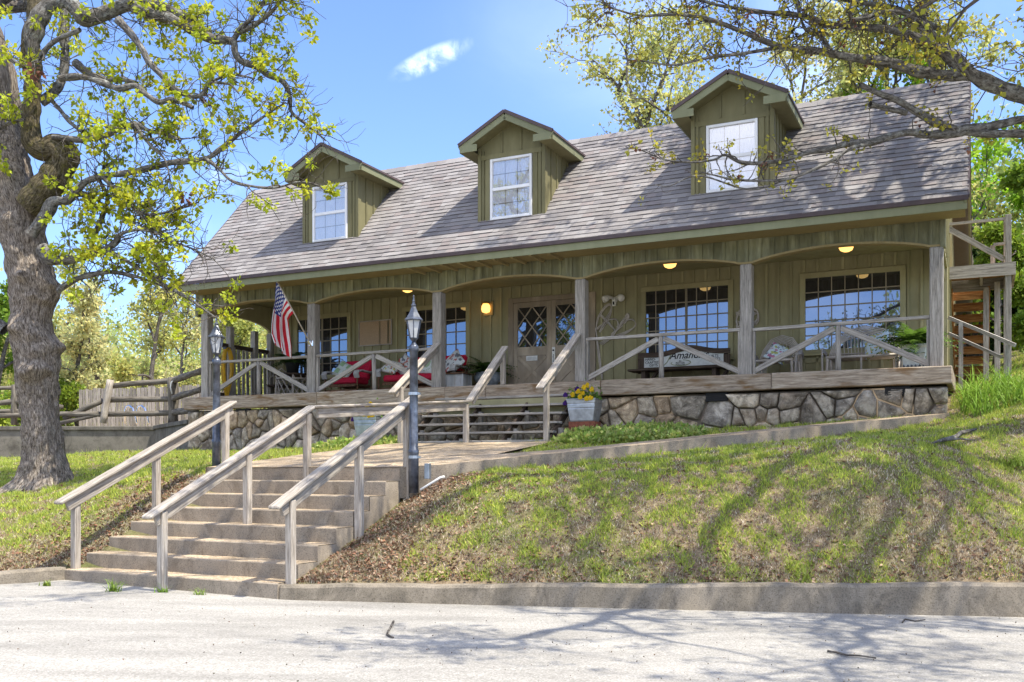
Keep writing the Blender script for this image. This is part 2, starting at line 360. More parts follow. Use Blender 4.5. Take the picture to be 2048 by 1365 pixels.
i, j = np.meshgrid(np.arange(nx-1), np.arange(len(ds)-1)); b = (j*nx+i).ravel(); Fg = np.stack([b, b+1, b+nx+1, b+nx], 1)
g = build_np('ground', Vg, Fg, np.ones((len(Fg), 3)), M['ground'], smooth=True); g['kind'] = 'structure'
# height of the ground sheet itself
def gridz(X, Y):
    X = np.asarray(X, float); d = np.asarray(Y, float)-np.interp(X, KX, KY)-.1
    a = np.clip(np.searchsorted(xs, X)-1, 0, len(xs)-2); c = np.clip(np.searchsorted(ds, d)-1, 0, len(ds)-2)
    u = (X-xs[a])/(xs[a+1]-xs[a]); v = np.clip((d-ds[c])/(ds[c+1]-ds[c]), 0, 1)
    return (ZZ[c, a]*(1-u)+ZZ[c, a+1]*u)*(1-v)+(ZZ[c+1, a]*(1-u)+ZZ[c+1, a+1]*u)*v
# road
mb = MB(); rx = np.linspace(-90, 90, 61); ry = [-80, -20, -5, 2, 5, 7, 9, 10, 12.5]
mb.mesh([(x, y, roadz(x)+.012*float(fbm(x*1.0, y*1.0, 9, 2, .7))*(abs(x) < 20)) for y in ry for x in rx],
        [[a*61+k, a*61+k+1, (a+1)*61+k+1, (a+1)*61+k] for a in range(len(ry)-1) for k in range(60)])
mb.build('road', M['road'], smooth=True)['kind'] = 'structure'
# kerbs
def kerb(path, zt, name):
    mb = MB(); P = []
    for a, b_ in zip(path[:-1], path[1:]):
        n_ = max(1, int((Vector(b_)-Vector(a)).length/.25)); n_ = min(n_, 60)
        P += [(a[0]+(b_[0]-a[0])*k/n_, a[1]+(b_[1]-a[1])*k/n_) for k in range(n_)]
    P.append(path[-1]); prof = [(0, None), (.004, -.03), (.022, -.004), (.05, 0), (.15, 0), (.17, -.03), (.17, -.3)]; V = []
    for k, p in enumerate(P):
        a, c = Vector(P[max(0, k-1)]), Vector(P[min(len(P)-1, k+1)]); d = (c-a).normalized(); nrm = Vector((-d.y, d.x))
        z = zt(p[0]); wob = .006*math.sin(p[0]*3.1)+.004*math.sin(p[0]*9.7)
        V += [(p[0]+nrm.x*(o+wob), p[1]+nrm.y*(o+wob), (roadz(p[0])-.05 if h is None else z+h+wob)) for o, h in prof]
    m_ = len(prof); F = [[k*m_+a, (k+1)*m_+a, (k+1)*m_+a+1, k*m_+a+1] for k in range(len(P)-1) for a in range(m_-1)]
    mb.mesh(V, F); mb.face([V[a] for a in range(m_)]); o = mb.build(name, M['kerb_concrete']); o['kind'] = 'structure'
kerb([(-2.56, 10.50), (-2.545, 10.34), (-2.46, 10.25), (-2.3, 10.222), (0, 10.13), (5.4, 9.92), (9, 9.8), (40, 9.5), (88, 9.2)], lambda x: .2+.0066*(min(x, 9)+2.5), 'kerb')
kerb([(-60, 10.55), (-8, 10.93), (-6.2, 11.02), (-5.72, 11.3), (-5.40, 11.70)], lambda x: .235, 'kerb')
# walkway
mb = MB()
mb.face([(*W(s, t, 0).xy, zw(s, t)) for s, t in ((5.72, -6.05), (9.0, -6.05), (9.4, -5.7), (9.4, -4.1), (9.25, -1.58), (5.95, -1.58), (5.75, -4))])
pp = CURB[1:]+INNER; mb.face([(*W(s, t, 0).xy, zw(s, t)) for s, t in pp])
for a, b_ in zip(CURB[:-1], CURB[1:]):
    mb.face([(*W(*p, 0).xy, zw(*p)+h) for p, h in ((a, -.4), (b_, -.4), (b_, 0), (a, 0))], m=1)
for a, b_ in (((5.75, -4), (5.72, -6.05)), ((5.95, -1.58), (5.75, -4))):
    mb.face([(*W(*p, 0).xy, zw(*p)+h) for p, h in ((a, -.3), (b_, -.3), (b_, 0), (a, 0))], m=1)
mb.build('walkway', [M['aggregate'], M['step_concrete']])['kind'] = 'structure'
# concrete steps
root = hthing('concrete_steps', 'wide concrete steps with pebbled treads climbing from the road to the walkway', 'steps')
SL, SR = 5.73, 9.0
mb = MB(); rn = MB(); prof = []
for k, (t, z) in enumerate(STEP):
    zb = -.1 if k == 0 else STEP[k-1][1]; tn = STEP[k+1][0] if k < 7 else -6.05
    n_ = 13
    for q in range(n_):
        s0, s1 = SL+(SR-SL)*q/n_, SL+(SR-SL)*(q+1)/n_
        f = lambda s: .008*math.sin(s*3.7+k*2)+.006*math.sin(s*9+k)
        mb.face([(s0, t+f(s0), zb), (s1, t+f(s1), zb), (s1, t+f(s1), z-.012), (s0, t+f(s0), z-.012)])
        mb.face([(s0, t+f(s0), z-.012), (s1, t+f(s1), z-.012), (s1, t+f(s1)+.012, z), (s0, t+f(s0)+.012, z)])
        tb = lambda s: tn+(f(s) if 0 else .008*math.sin(s*3.7+(k+1)*2)+.006*math.sin(s*9+k+1)) if k < 7 else tn
        rn.face([(s0, t+f(s0)+.012, z), (s1, t+f(s1)+.012, z), (s1, tb(s1)+.001, z), (s0, tb(s0)+.001, z)])
    for s, od in ((SL, 1), (SR, -1)):
        p = [(s, t, -.3), (s, t, z-.006), (s, tn+.0, z-.006), (s, tn+.0, -.3)]; mb.face(p[::od])
mb.build('riser', M['step_concrete'], root); rn.build('tread', M['aggregate'], root)
# ---------------------------------------------------------------- house
house = hthing('house', 'long olive board and batten house with three dormers and an arched porch', 'house')
PS = [0.0, 2.97, 6.044, 9.092, 12.13, 15.106]; TW = 2.25; DZ = 3.02; EZ, EO, SLP = 5.505, .72, 1.068
RT = 1.75; RZ = EZ+(RT+EO)*SLP; RL, RR = -.2, 15.57
# roof: individual shingles laid course over course
cols = [(0.233, 0.217, 0.209), (0.247, 0.232, 0.225), (0.265, 0.249, 0.242), (0.213, 0.199, 0.194), (0.238, 0.212, 0.204), (0.277, 0.263, 0.256), (0.198, 0.186, 0.185)]
mb = MB(); ang = math.atan(SLP); ca, sa = math.cos(ang), math.sin(ang); LEN = (RT+EO)/ca; nc = 27; ex = LEN/nc
for k in range(nc):
    d0, d1 = k*ex, (k+1)*ex+.008; s = RL-random.uniform(0, .25)
    while s < RR:
        w = random.choice((.12, .16, .2, .26, .31)); a, b_ = max(RL, s), min(RR, s+w); s += w
        if b_-a < .02: continue
        c = random.choice(cols); q = random.uniform(.94, 1.06); c = (c[0]*q, c[1]*q, c[2]*q); lift = .014+random.choice((0, 0, .006)); dd = d0-random.choice((0, 0, .01))
        def R(x, d, h): return (x, -EO-.02+d*ca-h*sa, EZ-.02+d*sa+h*ca)
        mb.face([R(a, dd, lift), R(b_, dd, lift), R(b_, d1, .002), R(a, d1, .002)], c=c)
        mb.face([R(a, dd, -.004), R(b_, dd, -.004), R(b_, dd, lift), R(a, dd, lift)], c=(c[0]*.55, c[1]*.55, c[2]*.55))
# deck under shingles, back slope, ridge cap
bz = RZ-8.3*.42
mb.face([(RL, -EO-.02, EZ-.035), (RR, -EO-.02, EZ-.035), (RR, RT, RZ-.03), (RL, RT, RZ-.03)], c=(.1, .09, .08))
mb.face([(RR, RT, RZ-.012), (RR, RT+8.3, bz), (RL, RT+8.3, bz), (RL, RT, RZ-.012)], c=(.22, .2, .18))
s = RL
while s < RR:
    b_ = min(RR, s+.26); c = random.choice(cols)
    mb.face([(s, RT-.13, RZ-.13*SLP+.03), (b_, RT-.13, RZ-.13*SLP+.022), (b_, RT, RZ+.022), (s, RT, RZ+.03)], c=c)
    mb.face([(s, RT, RZ+.03), (b_, RT, RZ+.022), (b_, RT+.16, RZ-.04), (s, RT+.16, RZ-.03)], c=c); s = b_
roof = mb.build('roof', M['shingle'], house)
mb = MB(); mb.box(RL, RR, -EO-.036, -EO, EZ-.075, EZ-.004)
for s in (RL, RR): mb.beam((s, -EO, EZ-.02), (s, RT, RZ-.02), .03, .05)
mb.build('drip_edge', M['drip'], roof)
mb = MB(); mb.box(RL+.02, RR-.02, -EO, -EO+.035, 5.30, EZ-.077)
mb.beam((RL+.04, -EO+.02, EZ-.14), (RL+.04, RT, RZ-.14), .035, .15); mb.beam((RR-.04, -EO+.02, EZ-.14), (RR-.04, RT, RZ-.14), .035, .15)
mb.beam((RL+.04, RT, RZ-.14), (RL+.04, RT+8.2, bz-.13), .035, .15); mb.beam((RR-.04, RT, RZ-.14), (RR-.04, RT+8.2, bz-.13), .035, .15)
mb.build('fascia_board', M['fascia'], roof)
mb = MB(); mb.box(RL+.05, RR-.05, -EO+.035, -.06, 5.33, 5.345)
for k in range(9): s = 5.75+k*.37; mb.box(s, s+.05, -EO+.04, -.062, 5.285, 5.33)
mb.box(RL+.05, 15.2, -.10, -.062, 5.345, 5.46)
mb.build('soffit', M['soffit'], roof)
# walls
def battens(mb, s0, s1, z0, z1, t, step=.3, w=.045, d=.022, skip=(), jit=.02):
    s = s0+step*.5
    while s < s1-.02:
        zz = [(z0, z1)]
        for a, b_, c0, c1 in skip:
            if a-w*.6 < s < b_+w*.6:
                nz = []
                for p, q in zz:
                    if c0 > p: nz.append((p, min(q, c0)))
                    if c1 < q: nz.append((max(p, c1), q))
                zz = [(p, q) for p, q in nz if q-p > .05]
        for p, q in zz: mb.box(s-w/2, s+w/2, t-d, t+.002, p, q, grain='z')
        s += step+random.uniform(-jit, jit)
OPEN = [(.70, 2.39, 3.55, 5.13), (3.79, 5.58, 3.55, 5.13), (6.5, 8.55, 3.0, 5.13), (9.5, 11.41, 3.55, 5.13), (12.63, 14.53, 3.55, 5.13)]
mb = MB(); mb.box(-.03, 15.1, TW, TW+.12, 2.4, 5.4); battens(mb, 0, 15.08, DZ, 5.36, TW, .24, d=.03, skip=OPEN)
for a, b_, _, _ in OPEN:
    if a != 6.5: mb.box(a, b_, TW-.03, TW, 3.42, 3.5); mb.box(a+.02, b_-.02, TW-.02, TW, DZ, DZ+.12)
mb.build('front_wall', M['olive'], house)
mb = MB()
for s, sg in ((-.03, -1), (15.1, 1)):
    a = [(TW, 2.2), (9.6, 2.2), (9.6, bz+.25), (RT+.02, RZ-.1), (TW, RZ-.1-.42*(TW-RT))]
    p = [(s, t, z) for t, z in a]; q = [(s+sg*.1, t, z) for t, z in a]
    for f in (p, q): mb.face(f)
    for k in range(5): mb.face([p[k], p[(k+1) % 5], q[(k+1) % 5], q[k]])
    a = [(-.02, 5.0), (TW, 5.0), (TW, RZ-.1-.42*(TW-RT)), (RT, RZ-.1), (-.02, EZ+.6)]                       # gable above the porch end
    p = [(s, t, z) for t, z in a]; q = [(s+sg*.1, t, z) for t, z in a]
    for f in (p, q): mb.face(f)
    for k in range(5): mb.face([p[k], p[(k+1) % 5], q[(k+1) % 5], q[k]])
    for k in range(24): t = .25+k*.39; mb.box(s+sg*.1 if sg > 0 else s-.122, s+sg*.122 if sg > 0 else s-.1, t-.022, t+.022, 5.02 if t < TW else 2.3, min(EZ+.55+t*SLP, RZ-.12-.42*max(0, t-RT)), grain='z')
mb.box(-.03, 15.1, 9.5, 9.6, 2.2, bz+.3)
mb.build('gable_wall', M['olive'], house)
mb = MB(); mb.box(-.02, 15.1, .02, TW-.03, 5.37, 5.40); mb.build('porch_ceiling', M['olive'], house)
# arched frieze
def archz(s):
    for a, b_ in zip(PS[:-1], PS[1:]):
        if s <= b_:
            x = (s-(a+.1))/((b_-a)-.2); x = min(1, max(0, x)); return 4.915+.165*(1-(2*x-1)**2)**.85
    return 4.915
mb = MB(); mt = MB(); nseg = 150; ss = [-.24+(15.22+.24)*k/nseg for k in range(nseg+1)]
for a, b_ in zip(ss[:-1], ss[1:]):
    za, zb = archz(max(0, a)), archz(max(0, b_))
    mb.face([(a, -.03, za), (b_, -.03, zb), (b_, -.03, 5.46), (a, -.03, 5.46)])
    mb.face([(b_, .03, zb), (a, .03, za), (a, .03, 5.46), (b_, .03, 5.46)])
    mt.face([(a, .12, za), (b_, .12, zb), (b_, -.055, zb), (a, -.055, za)])
    mt.face([(a, -.055, za), (b_, -.055, zb), (b_, -.055, zb+.035), (a, -.055, za+.035)])
    mt.face([(a, .12, za+.035), (b_, .12, zb+.035), (b_, .12, zb), (a, .12, za)])
s = -.2
while s < 15.2: k = random.uniform(.85, 1.15); mb.box(s-.024, s+.024, -.05, -.031, archz(max(0, s))+.036, 5.35, c=(k, k, k), grain='z'); s += .205+random.uniform(-.015, .015)
mb.box(-.26, -.2, -.06, .1, 4.86, 5.45, grain='z'); mb.box(15.16, 15.24, -.065, .1, 4.9, 5.45, grain='z')
fr = mb.build('arched_frieze', M['arch_paint'], house); mt.build('arch_trim', M['soffit'], fr)
for s in (-.02, 15.12):                                                        # arched headers over the two porch ends
    mb = MB(); nn = 20
    for k in range(nn):
        a, b_ = .1+2.1*k/nn, .1+2.1*(k+1)/nn; z = lambda t: 4.72+.25*math.sqrt(max(0, 1-((t-1.15)/1.06)**2))
        for x, od in ((s-.04, 1), (s+.04, -1)): mb.face([(x, a, z(a)), (x, b_, z(b_)), (x, b_, 5.36), (x, a, 5.36)][::od])
        mb.face([(s-.04, a, z(a)), (s+.04, a, z(a)), (s+.04, b_, z(b_)), (s-.04, b_, z(b_))])
    mb.build('arched_frieze', M['olive_trim'], house)
# posts, deck, rails
for k, s in enumerate(PS):
    mb = MB(); mb.box(s-.1, s+.1, -.06, .14, DZ, 4.915, grain='z'); mb.build('porch_post', M['grey_wood'], house, bevel=.012)
for t in (.78, 1.62, 2.2):
    mb = MB(); mb.box(-.07, .07, t-.07, t+.07, DZ, 4.72, grain='z'); mb.build('porch_post', M['grey_wood'], house, bevel=.008)
mb = MB(); t = 0.0
while t < TW: mb.box(-.4, 15.28, t, t+.135, DZ-.04, DZ-.002); t += .14
mb.build('deck_floor', M['deck_wood'], house)
mb = MB()
for a, b_ in ((-.48, 3.22), (3.225, 6.30), (6.305, 7.2), (7.205, 9.55), (9.555, 12.58), (12.585, 15.335)):
    o = random.uniform(-.008, .008); mb.box(a, b_, -.20+o, .0, 2.745+o, DZ+.004+o*.4)
mb.box(15.24, 15.335, .002, TW, 2.75, DZ)
mb.build('deck_beam', M['deck_wood'], house, bevel=.014)
def railing(a, b_):
    rt = bpy.data.objects.new('railing', None); COL.objects.link(rt); rt.parent = house; m = (a+b_)/2; j = lambda: random.uniform(-.012, .012)
    mb = MB(); mb.beam((a+.1, .02, 3.80+j()), (b_-.1, .02, 3.815+j()), .085, .055); mb.build('top_rail', M['grey_wood'], rt, bevel=.006)
    mb = MB(); mb.tube([(m+j(), .03, DZ), (m+.004, .03, 3.4), (m+j(), .03, 3.785)], [.047, .044, .043], 10); mb.build('rail_post', M['grey_wood'], rt, True)
    for x0, x1 in ((a+.12, m-.05), (b_-.12, m+.05)):
        mb = MB(); mb.beam((x0, .035, DZ+.07), (x1, .035, 3.74), .05, .095, up=(0, 0, 1)); mb.build('brace', M['grey_wood'], rt, bevel=.006)
    for x in (a+.125, b_-.125): mb = MB(); mb.box(x-.02, x+.02, -.01, .07, DZ, 3.78, grain='z'); mb.build('side_stud', M['grey_wood'], rt)
for k in (0, 1, 3, 4): railing(PS[k], PS[k+1])
rt = bpy.data.objects.new('picket_screen', None); COL.objects.link(rt); rt.parent = house
for z in (4.27, 3.12): mb = MB(); mb.beam((-.02, .1, z), (-.02, TW, z), .05, .1); mb.build('screen_rail', M['dark_wood'], rt)
for k in range(11):
    mb = MB(); t = .62+k*.152; mb.beam((.01+random.uniform(-.01, .01), t, DZ+.03), (.0, t+random.uniform(-.02, .02), 4.24+random.uniform(-.03, .02)), .02, .085, up=(0, 1, 0)); mb.build('picket', M['grey_wood'], rt)
# stone foundation: irregular fitted stones
def clip(poly, p, n):
    out = []
    for a, b_ in zip(poly, poly[1:]+poly[:1]):
        da, db = (a[0]-p[0])*n[0]+(a[1]-p[1])*n[1], (b_[0]-p[0])*n[0]+(b_[1]-p[1])*n[1]
        if da <= 0: out.append(a)
        if da*db < 0: k = da/(da-db); out.append((a[0]+(b_[0]-a[0])*k, a[1]+(b_[1]-a[1])*k))
    return out
def stones(s0, s1, z0, z1, fn, cell=.33):
    mb = MB(); seeds = []; r = random.Random(4); nx_, nz_ = int((s1-s0)/cell), max(2, int((z1-z0)/(cell*.85)))
    for i_ in range(-1, nx_+1):
        for j_ in range(-1, nz_+1):
            if r.random() < .18: continue
            q = (s0+(i_+.5+r.uniform(-.48, .48))*(s1-s0)/nx_, z0+(j_+.5+r.uniform(-.45, .45))*(z1-z0)/nz_)
            if s0 < q[0] < s1 and z0 < q[1] < z1: seeds.append(q); r.random() < .22 and seeds.append((min(s1-.02, q[0]+r.uniform(.1, .16)), q[1]+r.uniform(-.03, .03)))
    base = [(1.0, .98, .93), (1.12, 1.07, .98), (.85, .82, .77), (1.15, 1.02, .84), (.95, .95, .95), (1.1, .93, .74), (.75, .71, .66), (1.25, 1.2, 1.1)]
    for p in seeds:
        if not (s0 < p[0] < s1 and z0 < p[1] < z1): continue
        poly = [(s0, z0), (s1, z0), (s1, z1), (s0, z1)]
        for q in seeds:
            if q is p or abs(q[0]-p[0]) > 1.3: continue
            n_ = (q[0]-p[0], q[1]-p[1]); L = math.hypot(*n_); n_ = (n_[0]/L, n_[1]/L); g_ = .007
            poly = clip(poly, ((p[0]+q[0])/2-n_[0]*g_, (p[1]+q[1])/2-n_[1]*g_), n_)
            if len(poly) < 3: break
        if len(poly) < 3: continue
        P = []
        for a, b_ in zip(poly, poly[1:]+poly[:1]):                          # subdivide & round edges
            L = math.hypot(b_[0]-a[0], b_[1]-a[1]); k = max(1, int(L/.07))
            for u in range(k): P.append((a[0]+(b_[0]-a[0])*u/k, a[1]+(b_[1]-a[1])*u/k))
        cx, cz = sum(x for x, _ in P)/len(P), sum(z for _, z in P)/len(P); n_ = len(P); sd = r.uniform(0, 99)
        P = [(cx+(x-cx)*(.975+.035*mnoise.noise((x*9, z*9, sd))), cz+(z-cz)*(.975+.035*mnoise.noise((z*9, x*9, sd)))) for x, z in P]
        c = r.choice(base); q = r.uniform(.8, 1.12); c = (c[0]*q, c[1]*q, c[2]*q); ti, tj, pr = r.uniform(-.16, .16), r.uniform(-.16, .16), r.uniform(.0, .05)
        rings = []
        for f, d in ((1.0, .035), (.985, -.01), (.92, -.042), (.5, -.06)):
            rings.append([fn(cx+(x-cx)*f, cz+(z-cz)*f, d-.012-(pr+ti*(x-cx)+tj*(z-cz) if d < 0 else 0)+(.030*mnoise.noise((x*11, z*11, sd+f)) if d < 0 else 0)) for x, z in P])
        V = [v for rg in rings for v in rg]+[fn(cx, cz, -.055-pr)]
        F = [[a*n_+k, a*n_+(k+1) % n_, (a+1)*n_+(k+1) % n_, (a+1)*n_+k] for a in range(3) for k in range(n_)]+[[3*n_+k, 3*n_+(k+1) % n_, 4*n_] for k in range(n_)]
        mb.mesh(V, F, 0, c)
    return mb
mb = stones(-.42, 15.27, 1.55, 2.70, lambda s, z, d: (s, -.03+d, z))
mb.box(-.40, 15.25, -.038, .3, 1.2, 2.72, m=1); mb.box(15.18, 15.25, .3, TW, 1.6, 2.72, m=1); mb.box(-.4, -.33, .3, TW, 1.2, 2.72, m=1)
fnd = mb.build('stone_foundation', [M['stone'], M['mortar']], house, True)
for s in (.95, 4.15, 11.45, 14.35):
    mb = MB(); mb.box(s, s+.38, -.10, -.02, 2.585, 2.735)
    for k in range(4): mb.box(s+.02, s+.36, -.115, -.095, 2.6+k*.034, 2.612+k*.034)
    mb.build('foundation_vent', M['black'], fnd)
# porch windows
def window(a, b_, z0, z1, nx_, nz_, fr=.10, mull=(), curtain=None):
    w = MB(); t = TW-.045
    w.box(a, b_, t, TW+.01, z1-fr, z1, grain='x'); w.box(a, b_, t, TW+.01, z0, z0+fr*.8, grain='x')
    for x in (a, b_-fr): w.box(x, x+fr, t, TW+.01, z0+fr*.8, z1-fr, grain='z')
    w.box(a-.03, b_+.03, t-.05, TW, z0-.035, z0-.002)
    f = w.build('window', M['olive_trim'], house, bevel=.004)
    g = MB(); g.box(a+fr-.01, b_-fr+.01, TW-.012, TW-.004, z0+fr*.8-.01, z1-fr+.01); g.build('pane', M['pane'], f)
    m_ = MB(); x0, x1, y0, y1 = a+fr, b_-fr, z0+fr*.8, z1-fr
    for k in range(1, nx_): x = x0+(x1-x0)*k/nx_; wd = .022 if k in mull else .009; m_.box(x-wd, x+wd, TW-.03, TW-.0125, y0, y1, grain='z')
    for k in range(1, nz_): y = y0+(y1-y0)*k/nz_; m_.box(x0, x1, TW-.028, TW-.0135, y-.011, y+.011)
    m_.build('window_bar', M['mullion'], f); return f
window(.715, 2.377, 3.58, 5.11, 6, 5, mull=(3,)); window(3.806, 5.564, 3.58, 5.11, 6, 5, mull=(3,))
window(9.518, 11.392, 3.58, 5.11, 8, 5, mull=(4,)); window(12.653, 14.517, 3.58, 5.11, 7, 5)
# double door
mb = MB(); t = TW-.05
mb.box(6.514, 6.634, t, TW+.01, DZ, 5.1, grain='z'); mb.box(8.42, 8.53, t, TW+.01, DZ, 5.1, grain='z'); mb.box(6.634, 8.42, t, TW+.01, 5.0, 5.1); mb.box(6.634, 8.42, t-.02, TW, DZ-.005, DZ+.04)
dfr = mb.build('door_frame', M['taupe'], house, bevel=.005)
def door(a, b_, parent):
    w = MB(); t0, t1 = TW-.035, TW-.001; st = .10
    w.box(a, a+st, t0, t1, 3.065, 4.995, grain='z'); w.box(b_-st, b_, t0, t1, 3.065, 4.995, grain='z')
    x0, x1 = a+st, b_-st
    w.box(x0, x1, t0, t1, 4.885, 4.995); w.box(x0, x1, t0, t1, 3.85, 4.035); w.box(x0, x1, t0, t1, 3.065, 3.19); w.box(x0, x1, t0+.012, t1, 3.19, 3.85)
    for p, q in (((x0+.02, 3.22), (x1-.02, 3.82)), ((x0+.02, 3.82), (x1-.02, 3.22))): w.beam((p[0], t0+.004+(.004 if p[1] > 3.5 else 0), p[1]), (q[0], t0+.004+(.004 if p[1] > 3.5 else 0), q[1]), .018, .075, up=(0, 1, 0)) if 0 else w.beam((p[0], t0+.005, p[1]), (q[0], t0+.005+.003*(p[1] > 3.5), q[1]), .02, .075)
    d = w.build('door', M['taupe'], parent, bevel=.003)
    g = MB(); g.box(x0-.005, x1+.005, TW-.016, TW-.008, 4.03, 4.89); g.build('pane', M['pane'], d)
    m_ = MB(); hw = (x1-x0)/2; hh = .43; y0, y1 = 4.035, 4.885
    for sg in (1, -1):
        for k in range(-4, 5):
            c = (x0+x1)/2+k*hw; pts = []                                       # diagonal lattice bars clipped to the opening
            for y in (y0, y1): pts.append((c+sg*(y-(y0+y1)/2)*hw/hh*.98, y))
            (xa, ya), (xb, yb) = pts
            def cut(xa, ya, xb, yb, X): k_ = (X-xa)/(xb-xa); return X, ya+(yb-ya)*k_
            if max(xa, xb) < x0 or min(xa, xb) > x1: continue
            P = sorted([(xa, ya), (xb, yb)]); (xa, ya), (xb, yb) = P
            if xa < x0: xa, ya = cut(*P[0], *P[1], x0)
            if xb > x1: xb, yb = cut(*P[0], *P[1], x1)
            if xb-xa > .04: m_.beam((xa, TW-.026+.003*sg, ya), (xb, TW-.026+.003*sg, yb), .016, .024)
    m_.build('lattice_bar', M['taupe'], d); return d
dl = door(6.636, 7.522, house); dr = door(7.528, 8.418, house)
mb = MB(); mb.box(6.95, 7.21, TW-.047, TW-.034, 3.735, 3.84); mb.box(6.975, 7.185, TW-.054, TW-.046, 3.755, 3.815, c=(.8, .8, .8)); mb.build('mail_slot', M['white_plastic'], dl)
mb = MB(); mb.box(7.553, 7.62, TW-.05, TW-.034, 3.66, 4.0); mb.build('pull_plate', M['white_plastic'], dr)
mb = MB(); mb.lathe([(.0, -.008), (.02, -.006), (.02, .006)], 10); V = [(7.586+v[0], TW-.055+v[2], 3.93+v[1]) for v in mb.V]; k2 = MB(); k2.mesh(V, mb.F)
for k in range(4): k2.box(7.575+.006*(k % 2), 7.597, TW-.055, TW-.05, 3.69+k*.042, 3.715+k*.042)
k2.build('lock', M['black'], dr)
# dormers
def dormer(c):
    w = .69; t0 = -.07; zb, ze = EZ+(t0+EO)*SLP-.03, 7.50; rise = .53; hw = .975; pk = 8.13
    tz = lambda z: (z-EZ)/SLP-EO
    m_ = MB(); pz = 7.58+(.0)
    gz = lambda x: pk-.05-(abs(x)/hw)*.50-.06
    # front and sides
    m_.face([(c-w, t0, zb), (c+w, t0, zb), (c+w, t0, gz(w)), (c, t0, gz(0)), (c-w, t0, gz(w))])
    for sg in (-1, 1):
        x = c+sg*w; p = [(x, t0, zb), (x, tz(zb), zb), (x, tz(7.62)+.1, 7.62), (x, t0, 7.62)]; m_.face(p if sg < 0 else p[::-1])
        for k in range(1, 5):
            t = t0+.02+k*.27; z = EZ+(t+EO)*SLP
            if z < 7.5: m_.box(x if sg > 0 else x-.02, x+.02 if sg > 0 else x, t-.02, t+.02, z-.02, 7.6, grain='z')
        xa = x if sg > 0 else x-.022; m_.box(xa, xa+.022, t0-.0, t0+.085, zb, 7.6, grain='z')
    for x, z0, z1 in ((-.60, zb, 7.56), (.60, zb, 7.56), (-.2, 7.46, gz(.2)), (.2, 7.46, gz(.2))): m_.box(c+x-.022, c+x+.022, t0-.02, t0, z0, z1-.02, grain='z')
    for x in (-.50, .50): m_.box(c+x-.045, c+x+.045, t0-.022, t0, zb, 7.36, grain='z')
    for sg in (-1, 1): m_.box(c+sg*w-.045 if sg > 0 else c-w-.022, c+w+.022 if sg > 0 else c-w+.045, t0-.024, t0, zb, 7.6, grain='z')
    m_.box(c-w+.05, c+w-.05, t0-.023, t0, 7.365, 7.455); m_.box(c-.455, c+.455, t0-.02, t0, zb, 6.19)
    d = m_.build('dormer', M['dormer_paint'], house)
    # roof of the dormer
    r_ = MB(); f0 = t0-.30
    for sg in (-1, 1):
        n_ = 7
        for k in range(n_):
            xa, xb = hw*k/n_, hw*(k+1)/n_+.012; za, zb_ = pk-.51*k/n_, pk-.51*(k+1)/n_-.006
            P = [(c+sg*xa, f0, za+.012), (c+sg*xb, f0, zb_+.026), (c+sg*xb, tz(zb_)+.12, zb_+.026), (c+sg*xa, tz(za)+.12, za+.012)]
            cc = random.choice(cols); r_.face(P if sg > 0 else P[::-1], c=cc)
        r_.face([(c, f0, pk-.02), (c+sg*hw, f0, pk-.53), (c+sg*hw, tz(pk-.53)+.1, pk-.53), (c, tz(pk)+.1, pk-.02)], c=(.2, .18, .16))
    rf = r_.build('dormer_roof', M['shingle'], d)
    e_ = MB()
    for sg in (-1, 1):
        e_.beam((c, f0-.012, pk+.002), (c+sg*(hw+.01), f0-.012, pk-.512), .034, .062); e_.beam((c+sg*(hw+.005), f0, pk-.515), (c+sg*(hw+.005), tz(pk-.515)+.02, pk-.515), .03, .04)
    e_.build('drip_edge', M['drip'], d)
    f_ = MB()
    for sg in (-1, 1):
        f_.beam((c+sg*.0, f0+.006, pk-.085), (c+sg*(hw-.01), f0+.006, pk-.593), .028, .13)
        f_.box(c+sg*(hw-.015)-.014, c+sg*(hw-.015)+.014, f0+.02, tz(pk-.6)+.02, pk-.655, pk-.535, grain='y')
        a, b_ = sorted((c+sg*(w+.0), c+sg*(hw-.03))); zt = pk-.66
        f_.box(a-(.10 if sg > 0 else -0), b_+(.10 if sg < 0 else 0), f0-.01, f0+.012, zt, zt+.13)
    f_.build('fascia_board', M['fascia'], d)
    s_ = MB()
    for sg in (-1, 1):
        a, b_ = sorted((c+sg*(w+.0), c+sg*(hw-.03))); s_.box(a, b_, f0+.02, tz(pk-.62), pk-.652, pk-.64, grain='y')
        s_.face([(c, f0+.02, pk-.14), (c+sg*(hw-.03), f0+.02, pk-.64), (c+sg*(hw-.03), t0, pk-.64), (c, t0, pk-.14)])
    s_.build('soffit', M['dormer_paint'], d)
    v = MB(); a, b_, z0, z1 = c-.44, c+.44, 6.19, 7.355; t = t0
    for x in (a, b_-.05): v.box(x, x+.05, t-.045, t+.02, z0, z1, grain='z')
    v.box(a+.05, b_-.05, t-.045, t+.02, z1-.05, z1); v.box(a+.05, b_-.05, t-.045, t+.02, z0, z0+.05); zm = (z0+z1)/2+.0
    v.box(a+.05, b_-.05, t-.036, t+.01, zm-.03, zm+.03)
    wn = v.build('dormer_window', M['white_vinyl'], house, bevel=.004)
    g = MB(); g.box(a+.045, b_-.045, t-.016, t-.01, zm+.02, z1-.045); g.box(a+.045, b_-.045, t-.022, t-.018, z0+.045, zm-.02); g.build('pane', M['clear'], wn)
    q = MB(); q.grid(lambda u, k: (a+.05+u*(b_-a-.1), t-.004+.0035*math.sin(u*70)*(1 if c > 4 else .3), z0+.05+k*(z1-z0-.1)), 60, 2); q.build('curtain', M['curtain'], wn)
    bq = MB()
